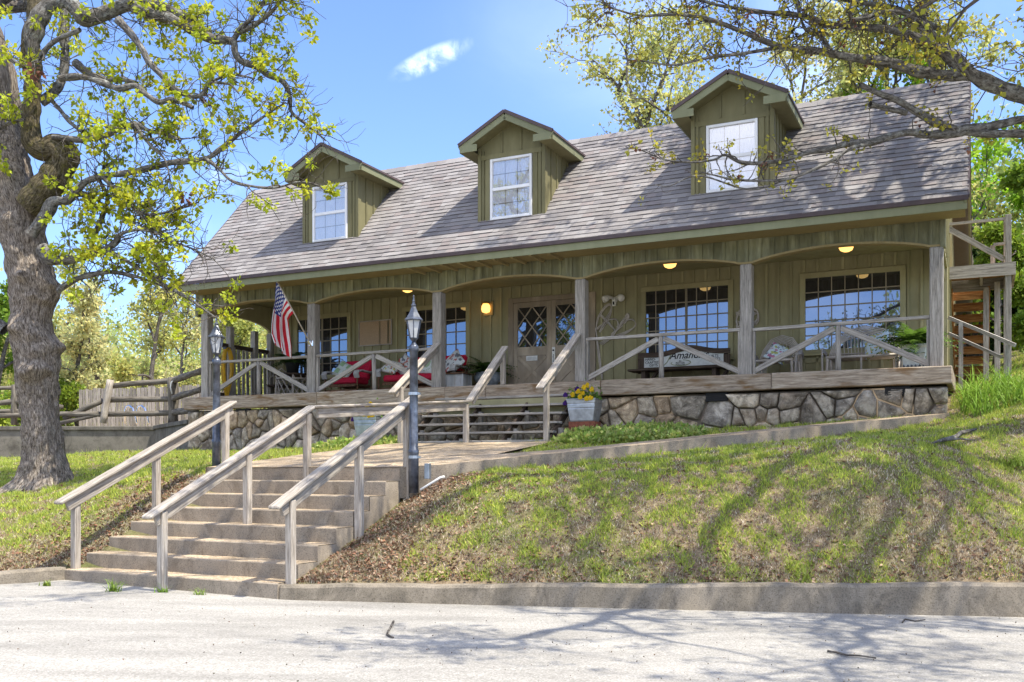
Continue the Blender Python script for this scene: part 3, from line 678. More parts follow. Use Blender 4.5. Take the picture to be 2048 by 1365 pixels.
    for zz0, zz1 in ((z0+.05, zm-.03), (zm+.03, z1-.05)):
        for k in (1, 2): x = a+.05+(b_-a-.1)*k/3; bq.box(x-.006, x+.006, t-.0098, t-.0085, zz0, zz1, grain='z')
        bq.box(a+.05, b_-.05, t-.0097, t-.0087, (zz0+zz1)/2-.006, (zz0+zz1)/2+.006)
    bq.build('window_bar', M['mullion'], wn)
for c in (3.49, 7.70, 11.90): dormer(c)
# ---------------------------------------------------------------- things on the porch
def part(mb, name, mat, par, smooth=False, bevel=0): return mb.build(name, mat, par, smooth, bevel)
LG = 'round amber lights on the porch'
for k, (s, t, lb) in enumerate(((13.64, .95, 'lit round amber ceiling light in the rightmost porch arch above the picture window'), (10.50, .95, 'lit round amber ceiling light in the arch beside the double door post'), (4.74, .95, 'lit round amber ceiling light above the cork board, mostly hidden by the arch'))):
    r = hthing('ceiling_light', lb, 'ceiling light', s, t, 5.37, group=LG)
    mb = MB(); mb.lathe([(.07, 0), (.07, -.03), (.05, -.035)], 14); part(mb, 'light_base', M['brass'], r)
    mb = MB(); mb.lathe([(.05, -.03), (.11, -.06), (.125, -.11), (.10, -.165), (.05, -.19), (.01, -.197)], 18); part(mb, 'globe', M['glow'], r, True)
r = hthing('wall_light', 'lit amber jar light on a wooden block beside the double door', 'wall light', 6.03, TW, 4.93, group=LG)
mb = MB(); mb.box(-.11, .11, -.05, -.005, -.15, .15); part(mb, 'mounting_block', M['soffit'], r)
mb = MB(); mb.lathe([(.02, .14), (.075, .12), (.085, .09), (.05, .085)], 14, (-.02, -.12, 0)); mb.box(-.05, .01, -.13, -.05, .10, .13); part(mb, 'light_cap', M['brass'], r)
mb = MB(); mb.lathe([(.06, .09), (.09, .05), (.10, -.02), (.085, -.085), (.03, -.11)], 16, (-.02, -.12, 0)); part(mb, 'globe', M['glow'], r, True)
r = hthing('flood_light', 'white twin-head security flood light on the olive wall above the vine loops', 'flood light', 8.95, TW, 4.9)
mb = MB(); mb.lathe([(.02, 0), (.06, .005), (.06, .03), (.03, .04)], 12); q = MB(); q.mesh([(x, -z-.0, y) for x, y, z in mb.V], mb.F); q.box(-.035, .035, -.09, -.02, -.13, -.0); part(q, 'sensor_body', M['white_plastic'], r)
mb = MB(); mb.box(-.018, .018, -.096, -.09, -.11, -.045); part(mb, 'sensor_lens', M['black'], r)
for sg in (-1, 1):
    mb = MB(); mb.tube([(sg*.02, -.05, .03), (sg*.09, -.07, .05), (sg*.13, -.09, .04), (sg*.19, -.16, .0), (sg*.20, -.17, -.008)], [.025, .035, .062, .075, .055], 12); part(mb, 'lamp_head', M['white_plastic'], r, True)
r = hthing('cork_board', 'bare cork notice board with a thin wooden frame on the olive wall', 'notice board', 3.065, TW, 4.575)
mb = MB(); mb.box(-.44, .44, -.03, -.02, -.275, .275); part(mb, 'cork_panel', M['cork'], r)
mb = MB()
for a in (((-.455, -.03, 0), (.02, .05, .29)),): pass
mb.box(-.46, .46, -.045, -.018, .27, .295); mb.box(-.46, .46, -.045, -.018, -.295, -.27)
for x in (-.46, .435): mb.box(x, x+.025, -.045, -.018, -.27, .27, grain='z')
part(mb, 'board_frame', M['rail_wood'], r)
# vine loops on the wall
def vine(name, lb, s, z, loops, par=TW):
    r = hthing(name, lb, 'vine wreath', s, par, z); mb = MB()
    for L in loops:
        for d in (0, .022, .04):
            P = [(x+d*math.sin(k), -.03-.012*math.sin(k*2.1+d*90)-d*.4, y+d*math.cos(k*1.3)) for k, (x, y) in enumerate(L)]
            Q = []
            for a in range(len(P)-1):
                p0, p1, p2, p3 = (Vector(P[max(0, a-1)]), Vector(P[a]), Vector(P[a+1]), Vector(P[min(len(P)-1, a+2)]))
                for u in (0, .25, .5, .75): Q.append(.5*((2*p1)+(p2-p0)*u+(2*p0-5*p1+4*p2-p3)*u*u+(3*p1-p0-3*p2+p3)*u**3))
            Q.append(Vector(P[-1])); mb.tube(Q, .011, 6)
    return part(mb, 'vine', M['twig'], r, True)
vine('vine_wreath', 'bent vine loops like butterfly wings on the wall right of the double door', 8.78, 4.40,
     [[(-.24, -.12), (-.20, .15), (-.05, .38), (.08, .42), (.10, .25), (-.02, .02), (-.15, -.15)], [(-.22, -.1), (.02, .08), (.20, .10), (.24, -.08), (.1, -.28), (-.12, -.42)],
      [(.1, -.25), (.26, -.05), (.38, .14), (.46, .20), (.48, .10), (.36, -.02), (.24, -.12)], [(.22, -.1), (.42, .05), (.56, .07), (.62, -.04), (.5, -.17), (.24, -.28)], [(-.24, -.1), (-.19, -.6), (-.12, -1.1)], [(-.15, .2), (.0, .05), (.17, -.12)]])
vine('vine_wreath', 'small round vine wreath with crossed twigs half hidden by a porch post', 11.62, 4.25,
     [[(-.17, 0), (-.13, .22), (.02, .30), (.22, .24), (.27, .05), (.20, -.06)], [(-.16, .05), (-.15, -.15), (-.05, -.28), (.06, -.32)], [(-.17, .18), (.02, .10), (.2, .0)], [(-.15, -.12), (.1, .1), (.2, .2)], [(-.12, .0), (.05, -.2), (.12, -.3)]])
# cushions
def pillow(lb, s, t, z, size, rz, tilt, cf, grp='scatter pillows on the porch seats', roll=0):
    r = hthing('pillow', lb, 'pillow', s, t, z, rz, grp); mb = MB(); h = size/2; mt_ = Matrix.Rotation(tilt, 3, 'X')@Matrix.Rotation(roll, 3, 'Y')
    def srf(sg):
        def f(u, v):
            x, y = (u*2-1), (v*2-1); th = .36*h*((1-x**4)*(1-y**4))**.6; k = 1-.10*(1-abs(x*y))
            return mt_@Vector((x*h*k, sg*th, y*h*k))+Vector((0, 0, h*.92))
        return f
    mb.grid(srf(-1), 20, 20, cf=cf); mb.grid(srf(1), 20, 20, cf=cf); part(mb, 'pillow_cover', M['pillow'], r, True); return r
def floral(pal, sd):
    def f(u, v):
        a = mnoise.noise((u*5, v*5, sd)); b = mnoise.noise((u*9, v*9, sd+5))
        if a > .28: return pal[1]
        if a < -.30: return pal[2]
        if b > .32: return pal[3]
        return pal[0]
    return f
def medallion(u, v):
    d = math.hypot(u-.5, v-.5); return (.34, .46, .28) if d < .27 or .40 < d < .43 else (.62, .66, .62)
def leafy(u, v):
    return (.30, .44, .24) if (abs(((u*2.0) % 1)-.5) < .32 and abs(((v*2) % 1)-.5) < .34) else (.60, .66, .60)
P1 = [(.62, .64, .60), (.50, .47, .14), (.46, .18, .10), (.18, .20, .19)]; P2 = [(.62, .64, .62), (.16, .17, .19), (.46, .16, .13), (.42, .40, .35)]; P3 = [(.58, .68, .70), (.42, .45, .14), (.48, .20, .30), (.20, .22, .27)]; P4 = [(.50, .60, .64), (.48, .46, .16), (.34, .42, .18), (.50, .36, .16)]
def glider(name, lb, cat, s, t, w):
    r = hthing(name, lb, cat, s, t, DZ); h = w/2
    mb = MB(); mb.box(-h, h, -.30, .22, .30, .44); part(mb, 'seat_cushion', M['red_cloth'], r, bevel=.03)
    mb = MB(); mb.beam((0, .20, .42), (0, .40, .86), w, .13, up=(0, 1, 0)); part(mb, 'back_cushion', M['red_cloth'], r, bevel=.03)
    for sg in (-1, 1):
        mb = MB(); x = sg*(h+.075); P = [(x, -.36, .42), (x, -.40, .50), (x, -.36, .56), (x, -.25, .58), (x, .1, .57), (x, .32, .55)]
        for a, b_ in zip(P[:-1], P[1:]): mb.beam(a, b_, .13, .03, ext=.008)
        part(mb, 'armrest', M['white_paint'], r)
        for y in (-.33, .25): mb = MB(); mb.tube([(x, y, .55), (x, y-.02, .3), (x, y*1.05, 0.0)], .018, 8); part(mb, 'leg', M['rust'], r, True)
    mb = MB(); mb.box(-h, h, -.30, .25, .255, .285)
    for y in (-.31, .25): mb.beam((-h-.06, y, .14), (h+.06, y, .14), .03, .045); mb.beam((-h, y, .245), (h, y, .245), .03, .04)
    for k in range(int(w/.17)): x = -h+.1+k*.17; mb.beam((x, .235, .3), (x, .46, .86), .02, .02)
    part(mb, 'seat_frame', M['rust'], r)
glider('glider_chair', 'red cushioned metal glider armchair with peeling white arms', 'armchair', 2.91, 1.45, .72)
glider('glider_sofa', 'long red cushioned metal glider sofa under the middle window', 'sofa', 4.84, 1.45, 1.72)
pillow('green and white pillow with blocky leaves on the red armchair', 2.76, 1.42, DZ+.43, .42, .3, -.5, leafy, roll=.5)
pillow('yellow and red floral pillow lying at the left end of the red sofa', 4.12, 1.30, DZ+.43, .42, .2, -.9, floral(P1, 3), roll=.35)
pillow('grey and white floral pillow propped on the back of the red sofa', 4.30, 1.55, DZ+.46, .46, .1, -.4, floral(P2, 8), roll=.6)
pillow('white pillow with a green round medallion in the middle of the red sofa', 5.0, 1.38, DZ+.43, .44, -.1, -.5, medallion, roll=.15)
pillow('white and rust floral pillow at the right end of the red sofa', 5.60, 1.42, DZ+.43, .50, -.3, -.4, floral(P2, 21), roll=.75)
# white metal side table
r = hthing('side_table', 'chipped white metal side cabinet with a rusty rounded lid beside the red sofa', 'side table', 5.87, 1.15, DZ)
mb = MB(); mb.grid(lambda u, v: (-.24+u*.48, -.22+v*.44, .40+.045*math.sin(math.pi*u)), 10, 2); mb.box(-.25, .25, -.23, .23, .375, .40); part(mb, 'lid', M['rust'], r)
mb = MB(); mb.box(-.20, .20, -.18, .18, .05, .375); part(mb, 'cabinet', M['white_paint'], r, bevel=.015)
for x in (-.2, .2):
    for y in (-.18, .18): mb = MB(); mb.tube([(x, y, .37), (x*1.06, y*1.06, 0)], .014, 6); part(mb, 'leg', M['white_paint'], r)
# ferns
def frond_mesh(n, L, seed, colr, up=.9):
    rg = np.random.default_rng(seed); Vs, Fs, Cs = [], [], []; b = 0
    for _ in range(n):
        az = rg.uniform(0, 6.28); ln = L*rg.uniform(.6, 1.1); el = rg.uniform(.45, 1.4)*up; k = 13; u = np.linspace(0, 1, k)
        rr = ln*(u*math.cos(el)+.25*u**2); zz = ln*(u*math.sin(el)-.62*u**2.2*rg.uniform(.5, 1.2))
        c0 = np.stack([rr*math.cos(az), rr*math.sin(az), zz], 1); sd = np.array([-math.sin(az), math.cos(az), 0]); fw = np.gradient(c0, axis=0); fw /= np.linalg.norm(fw, axis=1)[:, None]
        cc = np.array(colr)*rg.uniform(.6, 1.25)
        for i_ in range(1, k):
            wl = .075*L/.5*math.sin(math.pi*min(.97, .12+.86*u[i_]))
            for sg in (-1, 1):
                p = c0[i_]; tip = p+sd*sg*wl+fw[i_]*wl*.5+np.array([0, 0, -.012*L/.5]); q = fw[i_]*.016*L/.5
                Vs += [p-q, tip-q*.4, tip+q*.4, p+q]; Fs.append([b, b+1, b+2, b+3]); b += 4; Cs.append(cc*rg.uniform(.8, 1.15))
    return Vs, Fs, Cs
def fern(par, n, L, seed, colr, z): V, F, C = frond_mesh(n, L, seed, colr); o = build_np('fronds', V, F, C, M['leaf'], par); o.location.z = z; return o
r = hthing('potted_fern', 'boston fern in a grey carved urn left of the double door', 'potted plant', 6.30, 1.65, DZ)
mb = MB(); mb.lathe([(.17, 0), (.18, .04), (.11, .08), (.10, .12), (.22, .2), (.29, .30), (.30, .36), (.25, .40), (.27, .44), (.22, .44), (.2, .40)], 20); part(mb, 'urn', M['urn'], r, True); fern(r, 70, .62, 3, (.075, .15, .025), .42)
r = hthing('potted_fern', 'bright fern and trailing leaves in a pale pot at the right porch corner', 'potted plant', 14.74, .75, DZ)
mb = MB(); mb.lathe([(.20, 0), (.23, .03), (.26, .40), (.29, .42), (.29, .46), (.24, .46), (.22, .38)], 4, phase=math.pi/4); part(mb, 'pot', M['sign_white'], r, bevel=.01)
mb = MB()
for k in range(6): x = -.15+k*.06; mb.lathe([(.012, 0), (.018, .05), (.006, .07)], 6, (x, -.185, .05))
part(mb, 'pot_pattern', M['lamp_metal'], r); fern(r, 90, .66, 7, (.12, .22, .03), .42); fern(r, 26, .5, 17, (.10, .20, .03), .2)
r = hthing('potted_fern', 'dark fern in a black pot on the round twig table', 'potted plant', 1.16, 1.6, DZ+.62)
mb = MB(); mb.lathe([(.12, 0), (.17, .24), (.18, .26), (.14, .26), (.13, .2)], 14); part(mb, 'pot', M['black'], r, True); fern(r, 60, .70, 9, (.07, .13, .03), .22)
r = hthing('twig_table', 'round twig table with a lattice of bent branches holding the dark fern', 'table', 1.16, 1.6, DZ)
mb = MB(); mb.lathe([(.42, .58), (.44, .6), (.42, .62)], 20); part(mb, 'table_top', M['dark_wood'], r)
mb = MB()
for k in range(14):
    a = k*2*math.pi/14; mb.tube([(.4*math.cos(a), .4*math.sin(a), .6), (.33*math.cos(a+.5), .33*math.sin(a+.5), .3), (.4*math.cos(a+1), .4*math.sin(a+1), .04)], .013, 5)
for z in (.08, .5): mb.tube([(.39*math.cos(k*.35), .39*math.sin(k*.35), z) for k in range(19)], .016, 5)
part(mb, 'lattice', M['twig'], r)
for k in range(4): a = .7+k*math.pi/2; mb = MB(); mb.tube([(.36*math.cos(a), .36*math.sin(a), .58), (.4*math.cos(a), .4*math.sin(a), 0)], .022, 6); part(mb, 'leg', M['twig'], r)
r = hthing('twig_chair', 'low bent branch chair at the dark left end of the porch', 'chair', .55, 1.85, DZ, .5)
mb = MB(); mb.box(-.25, .25, -.25, .25, .36, .40); part(mb, 'seat', M['dark_wood'], r)
mb = MB(); mb.tube([(-.26, .25, 0), (-.27, .28, .6), (0, .33, .85), (.27, .28, .6), (.26, .25, 0)], .02, 6)
for k in range(5): mb.tube([(-.18+k*.09, .26, .38), (-.18+k*.09, .31, .72)], .011, 5)
part(mb, 'backrest', M['twig'], r)
for x in (-.24, .24): mb = MB(); mb.tube([(x, -.24, 0), (x, -.24, .38)], .02, 6); part(mb, 'leg', M['twig'], r)
# bentwood twig seats
def bentwood(name, lb, cat, s, t, w, hh, nsp, rz=0):
    r = hthing(name, lb, cat, s, t, DZ, rz); h = w/2; mb = MB()
    for k in range(6):
        o = .027*k; mb.tube([(-h+o, .22, .10), (-h+o+.01, .26, .45), (-h*.86+o*.9, .33, hh*.70), (-h*.5+o*.5, .37, hh*.93-o), (0, .38, hh-o), (h*.5-o*.5, .37, hh*.93-o), (h*.86-o*.9, .33, hh*.70), (h-o-.01, .26, .45), (h-o, .22, .10)], .0105, 6)
    part(mb, 'back_hoop', M['twig'], r, True)
    mb = MB()
    for k in range(nsp): u = -1+2*(k+1)/(nsp+1); x = u*(h-.13); z1 = hh*(.99-.30*abs(u)**2.6)-.14; mb.tube([(x*.88, .25, .36), (x*.95+random.uniform(-.008, .008), .30, (z1+.36)/2), (x, .345, z1)], .0085, 5)
    mb.tube([(-h+.14, .265, .48), (h-.14, .265, .48)], .014, 6); part(mb, 'spindles', M['twig'], r, True)
    mb = MB(); n_ = int(w/.035)
    for k in range(9): y = -.26+k*.06; mb.tube([(-h+.08, y, .36+.01*(k % 2)), (0, y, .365), (h-.08, y, .36+.01*((k+1) % 2))], .019, 6)
    mb.tube([(-h+.03, -.29, .37), (h-.03, -.29, .37)], .026, 7); part(mb, 'seat', M['twig'], r, True)
    for sg in (-1, 1):
        mb = MB()
        for k in range(4): o = .022*k; mb.tube([(sg*(h+.02), .24, .50-o), (sg*(h+.05), .0, .56-o), (sg*(h+.045), -.22, .54-o), (sg*(h+.03), -.33+o, .42), (sg*(h+.02), -.34+o, .05)], .012, 6)
        part(mb, 'armrest', M['twig'], r, True)
        for y in (-.28, .24): mb = MB(); mb.tube([(sg*(h-.06), y, .38), (sg*(h-.04), y*1.03, 0)], .024, 6); part(mb, 'leg', M['twig'], r, True)
    if w > 1: mb = MB(); mb.tube([(0, -.29, .37), (0, -.29, 0)], .018, 6); part(mb, 'leg', M['twig'], r, True)
bentwood('twig_armchair', 'grey bentwood twig armchair with a round hoop back', 'armchair', 12.36, 1.5, .80, .90, 8, -.08)
bentwood('twig_settee', 'wide grey bentwood twig settee under the right picture window', 'settee', 13.86, 1.5, 1.25, .98, 15)
pillow('pale blue floral pillow tilted on the round-backed twig armchair', 12.40, 1.42, DZ+.33, .40, .3, -.55, floral(P3, 31), roll=.55)
pillow('pale blue and yellow leaf pillow at the right side of the twig settee', 14.1, 1.42, DZ+.37, .46, -.25, -.35, floral(P4, 44), roll=-.25)
# sign bench
r = hthing('sign_bench', 'dark wooden bench whose back is a white painted shop sign', 'bench', 10.48, 1.7, DZ)
SB = lambda x: .69+.16*math.exp(-((x-.1)/.42)**2)-.03*math.cos(x*3.2)
mb = MB(); n_ = 30
def strip(mb, x0, x1, zf0, zf1, y0, y1):
    for k in range(n_):
        a, b_ = x0+(x1-x0)*k/n_, x0+(x1-x0)*(k+1)/n_
        mb.face([(a, y0, zf0(a)), (b_, y0, zf0(b_)), (b_, y0, zf1(b_)), (a, y0, zf1(a))]); mb.face([(b_, y1, zf0(b_)), (a, y1, zf0(a)), (a, y1, zf1(a)), (b_, y1, zf1(b_))])
        mb.face([(a, y0, zf1(a)), (b_, y0, zf1(b_)), (b_, y1, zf1(b_)), (a, y1, zf1(a))]); mb.face([(b_, y0, zf0(b_)), (a, y0, zf0(a)), (a, y1, zf0(a)), (b_, y1, zf0(b_))])
strip(mb, -.92, .92, lambda x: SB(x)-.10, SB, .20, .25)
mb.box(-.92, -.80, .20, .25, .30, .61, grain='z'); mb.box(.80, .92, .20, .25, .30, .61, grain='z'); mb.box(-.8, .8, .20, .25, .36, .415); part(mb, 'back_frame', M['dark_wood'], r)
mb = MB(); strip(mb, -.80, .80, lambda x: .415, lambda x: SB(x)-.10, .222, .24); sg_ = part(mb, 'sign_board', M['sign_white'], r)
mb = MB(); mb.box(-1.0, 1.0, -.22, .2, .315, .355); part(mb, 'seat', M['dark_wood'], r, bevel=.008)
for x in (-.7, .7):
    mb = MB(); mb.box(x-.04, x+.04, -.15, .15, 0, .315, grain='z'); mb.beam((x+.05, -.0, .05), (x+.25, -.0, .31), .06, .05); part(mb, 'leg', M['dark_wood'], r)
def text(body, x, z, size, mat, par, y=.219, shear=0, align='LEFT', ext=.0015, sp=1.0):
    cu = bpy.data.curves.new('lettering', 'FONT'); cu.body = body; cu.size = size; cu.shear = shear; cu.align_x = align; cu.extrude = ext; cu.space_line = sp; cu.offset = size*.012
    o = bpy.data.objects.new('lettering', cu); COL.objects.link(o); dg = bpy.context.evaluated_depsgraph_get(); me = bpy.data.meshes.new_from_object(o.evaluated_get(dg)); bpy.data.objects.remove(o)
    me.transform(Matrix.Translation((x, y, z))@Matrix.Rotation(math.pi/2, 4, 'X')); me.materials.clear(); k = link('lettering', me, mat, par); return k
text('HAND-\nCRAFTED', -.775, .555, .068, M['letter_dark'], sg_, sp=.9); text('GIFTS', -.52, .437, .068, M['letter_dark'], sg_, align='RIGHT')
text('QUILTS\nBASKETS', .47, .565, .068, M['letter_dark'], sg_, sp=.9); text('RUGS', .76, .445, .068, M['letter_dark'], sg_, align='RIGHT')
text('Amanda\'s', -.28, .565, .20, M['letter_green'], sg_, shear=.35)
text('IN\nMUTTON\nHOLLOW', -.06, .505, .042, M['letter_dark'], sg_, align='CENTER', sp=.8)
mb = MB()
mb.tube([(-.42+.0, .216, .50), (-.46, .216, .46), (-.40, .216, .44), (-.33, .216, .50), (-.27, .216, .60), (-.20, .216, .72)], .008, 6)
mb.tube([(-.22, .216, .50)]+[(-.05+.20*math.cos(a), .216, .485+.055*math.sin(a)) for a in np.linspace(3.3, 7.6, 16)], .007, 6)
mb.tube([(-.16, .216, .72), (-.05, .216, .70), (.05, .216, .735), (.10, .216, .755), (.14, .216, .73), (.30, .216, .71), (.26, .216, .675), (.2, .216, .69)], .007, 6)
part(mb, 'sign_flourish', M['letter_green'], sg_)
# hose
r = hthing('garden_hose', 'coiled yellow hose hanging in long loops from the left porch rail', 'hose', .14, .27, 4.2)
mb = MB()
for k in range(11):
    o = random.uniform(-.02, .02); w = .10+.085*random.random(); b_ = -1.15+random.uniform(-.03, .16); sw = random.uniform(-.05, .05); P = []
    for a in np.linspace(0, 2*math.pi, 22): P.append((.0+o+.035*math.sin(a*1.0+k), .25+w*math.sin(a)*(1+.15*math.cos(a))*(1-.55*max(0, -math.cos(a)))+sw*(1-math.cos(a))*.5, b_/2*(1-math.cos(a))))
    mb.tube(P, .0135, 7)
part(mb, 'hose', M['hose'], r, True); mb = MB(); mb.box(-.05, .05, .16, .34, -.04, .01); part(mb, 'hook', M['lamp_metal'], r)
# flag
r = hthing('flag', 'american flag drooping in folds from a slanted pole on a porch post', 'flag', 2.97, -.06, 4.08)
tip = Vector((-.52, -.55, 1.38)); base = Vector((0, -.03, 0)); mb = MB(); mb.tube([base, base.lerp(tip, .5), tip], .014, 8); part(mb, 'pole', M['pole_wood'], r, True)
mb = MB(); mb.tube([base+Vector((0, .03, -.05)), base+Vector((-.02, -.03, .05))], .026, 8); mb.box(-.05, .06, -.004, .02, -.06, .05); part(mb, 'bracket', M['chrome'], r)
mb = MB(); mb.lathe([(.0, 0), (.03, .01), (.02, .03), (.035, .05), (.012, .08), (0, .1)], 8, tip); mb.beam(tip+Vector((-.05, 0, .07)), tip+Vector((.05, 0, .07)), .015, .03); part(mb, 'finial', M['brass'], r)
hp = lambda k: tip.lerp(base, .05+.50*k)
def interp(pts, v):
    for (a, p), (b_, q) in zip(pts[:-1], pts[1:]):
        if v <= b_: k = (v-a)/(b_-a); k = k*k*(3-2*k)*.5+k*.5; return (p[0]+(q[0]-p[0])*k, p[1]+(q[1]-p[1])*k)
    return pts[-1][1]
A_ = [(0, (0, 0)), (.3, (-.07, -.46)), (.6, (-.13, -.90)), (.8, (-.13, -1.12)), (1, (-.03, -1.32))]; B_ = [(0, (0, 0)), (.12, (-.12, -.07)), (.25, (-.19, -.14)), (.5, (-.16, -.45)), (.75, (-.11, -.72)), (1, (-.10, -.97))]
def cloth(u, v):
    a, b_ = interp(A_, v), interp(B_, v); h = hp(u); k = u
    dx, dz = a[0]+(b_[0]-a[0])*k, a[1]+(b_[1]-a[1])*k; am = min(1, v*2.2)
    return (h.x+dx+.055*am*math.sin(u*12.5+v*1.2)*(1-.3*u), h.y+.10*am*math.cos(u*12.5+v*1.2+.6)+.0, h.z+dz)
def star(x, y):
    a = math.atan2(x, y); rr = math.hypot(x, y); k = ((a/(2*math.pi/5)) % 1-.5)*2*math.pi/5; return rr*math.cos(math.pi/5-abs(k)*0)/max(.2, math.cos(abs(math.pi/5-abs(k)))) < .22
def fcol(u, v):
    if u < 7/13 and v < .4:
        gx, gy = v/.4*12, u/(7/13)*10; i_, j_ = round(gx), round(gy)
        if 1 <= i_ <= 11 and 1 <= j_ <= 9 and (i_+j_) % 2 == 0 and math.hypot(gx-i_, (gy-j_)) < .44: return (.78, .78, .80)
        return (.035, .055, .22)
    return (.55, .02, .035) if int(u*13) % 2 == 0 else (.78, .77, .76)
mb = MB(); mb.grid(cloth, 104, 150, cf=fcol); part(mb, 'flag_cloth', M['flag'], r, True)
# ---------------------------------------------------------------- wooden steps, handrails, lamps, fences
r = hthing('wooden_steps', 'open grey wooden steps with plank treads rising to the porch deck', 'steps')
for k, (t, z) in enumerate(((-.20, 2.80), (-.45, 2.62), (-.70, 2.445), (-.95, 2.265), (-1.20, 2.09), (-1.45, 1.925))):
    mb = MB(); mb.box(6.1, 9.02, t-.02, t+.10, z-.04, z+.0); mb.box(6.1, 9.02, t+.11, t+.23, z-.04, z+.002); mb.build('tread', M['grey_wood'], r, bevel=.006)
for s in (6.13, 7.12, 8.1, 8.98):
    mb = MB(); mb.beam((s, -1.36, 1.80), (s, -.06, 2.70), .04, .14)
    for t, z in ((-.95, 2.2), (-.45, 2.55), (-1.2, 2.02)): mb.box(s+.03, s+.11, t+.06, t+.14, z-.30, z-.05, grain='z', m=1)
    mb.build('stringer', [M['dark_wood'], M['grey_wood']], r)
mb = MB(); mb.box(6.15, 8.98, -.235, -.215, 2.45, 2.74); mb.build('riser_board', M['olive_trim'], r)
def handrail(name, lb, segs, posts, cat='handrail', grp='weathered timber handrails', pw=.088):
    r = hthing(name, lb, cat, group=grp)
    for a, b_ in segs:
        mb = MB(); mb.beam(a, b_, .145, .042, ext=.0); mb.build('rail_cap', M['rail_wood'], r, bevel=.012)
        a, b_ = Vector(a)-Vector((0, 0, .095)), Vector(b_)-Vector((0, 0, .095)); d = (b_-a).normalized()
        mb = MB(); mb.beam(a+d*.14+Vector((.0, 0, 0)), b_-d*.04, .04, .135); mb.build('rail_board', M['rail_wood'], r, bevel=.006)
    for s, t, z0, z1 in posts: mb = MB(); mb.box(s-pw/2+.005, s+pw/2+.005, t-pw/2, t+pw/2, z0, z1, grain='z'); mb.build('post', M['rail_wood'], r, bevel=.008)
rz = lambda t: 1.05+(t+8.50)*.475
handrail('stair_handrail', 'left timber handrail of the concrete steps standing in the grass', [((5.84, -8.62, 1.02), (5.86, -5.62, 2.41))], [(5.80, -8.33, .02, rz(-8.33)-.04), (5.80, -7.05, .3, rz(-7.05)-.04), (5.84, -5.78, 1.1, rz(-5.78)-.0)])
handrail('stair_handrail', 'middle timber handrail dividing the concrete steps and running level to the porch steps', [((7.52, -8.85, .895), (7.5, -5.93, 2.27)), ((7.5, -5.93, 2.275), (7.5, -1.42, 2.63)), ((7.5, -1.40, 2.64), (7.54, -.02, 3.76))],
         [(7.52, -8.62, -.05, .96), (7.51, -7.22, .50, 1.62), (7.5, -6.02, 1.2, 2.19), (7.5, -1.52, 1.8, 2.58), (7.55, -.14, 2.62, 3.62)])
handrail('stair_handrail', 'right timber handrail of the concrete steps ending at the near lamp post', [((9.05, -8.58, 1.02), (9.03, -5.68, 2.40))], [(9.05, -8.30, .0, 1.10), (9.05, -7.03, .42, rz(-7.03)-.04), (9.05, -5.95, .95, 2.25)])
handrail('porch_step_handrail', 'short timber handrail on the left of the porch steps leaning against a porch post', [((6.10, -1.78, 2.80), (6.08, -.08, 3.90))], [(6.12, -1.50, 1.7, 2.93)])
handrail('porch_step_handrail', 'short weathered handrail on the right of the porch steps with a ragged lower end', [((9.06, -1.80, 2.78), (9.06, -.08, 3.90))], [(9.05, -1.50, 1.8, 2.93)])
def lamp_post(lb, s, t, z0, ztop, grp='street style lamp posts by the steps'):
    r = hthing('lamp_post', lb, 'lamp post', s, t, 0, group=grp); b = ztop-.645
    mb = MB(); mb.lathe([(.064, z0), (.064, z0+.5), (.068, z0+.51), (.068, z0+.55), (.056, z0+.56), (.052, b-.09), (.062, b-.085), (.064, b-.02), (.045, b), (.034, b+.01), (.022, b+.045)], 20); mb.build('pole', M['lamp_metal'], r, True)
    if s > 8: 
        for z in (z0+.46, z0+1.27): mb = MB(); mb.lathe([(.055, z-.02), (.07, z-.018), (.07, z+.018), (.055, z+.02)], 16); mb.box(.065, .095, -.02, .02, z-.014, z+.014); mb.build('band_clamp', M['galv'], r)
    n_ = 6; f = lambda rr, z, a: (rr*.62*math.cos(a), rr*.62*math.sin(a), b+z*.733); K = lambda pr: [(p*.62, z*.733) for p, z in pr]
    mb = MB(); mb.lathe(K([(.03, .05), (.055, .075), (.085, .10), (.095, .115), (.085, .125)]), 6, (0, 0, b)); mb.build('lantern_base', M['lamp_metal'], r); mb = MB(); mb.lathe(K([(.158, .425), (.21, .42), (.215, .435), (.16, .475), (.10, .56), (.06, .64), (.045, .665), (.05, .68), (.03, .69)]), 6, (0, 0, b))
    mb.lathe(K([(.05, .68), (.055, .695), (.03, .72), (.022, .75), (.03, .765), (.018, .79), (.013, .83), (.018, .85), (.0, .88)]), 10, (0, 0, b)); mb.build('lantern_cap', M['lamp_metal'], r)
    mb = MB()
    for k in range(6): a = k*math.pi/3; mb.beam(f(.085, .115, a), f(.162, .43, a), .013, .013)
    mb.build('lantern_frame', M['lamp_metal'], r)
    mb = MB()
    for k in range(6): a, c = k*math.pi/3, (k+1)*math.pi/3; mb.face([f(.078, .12, a), f(.078, .12, c), f(.152, .42, c), f(.152, .42, a)])
    mb.build('lantern_glass', M['lamp_glass'], r)
lamp_post('grey lamp post with a six-sided lantern at the top of the right stair rail', 9.2, -6.03, 1.12, 3.66)
lamp_post('grey lamp post with a six-sided lantern behind the left stair rail, beside the porch corner', 5.62, -5.72, 1.3, 3.69)
r = thing('conduit_box', 'small grey electrical box with a white pipe at the foot of the near lamp post', 'electrical box', W(9.36, -5.95, 0), -YAW)
mb = MB(); mb.box(-.035, .035, -.03, .03, 1.30, 1.50); mb.build('box', M['galv'], r, bevel=.005)
mb = MB(); mb.tube([(-.05, -.1, 1.16), (.05, -.02, 1.24), (.18, .02, 1.32), (.22, .05, 1.33)], .016, 8); mb.build('pipe', M['white_plastic'], r, True)
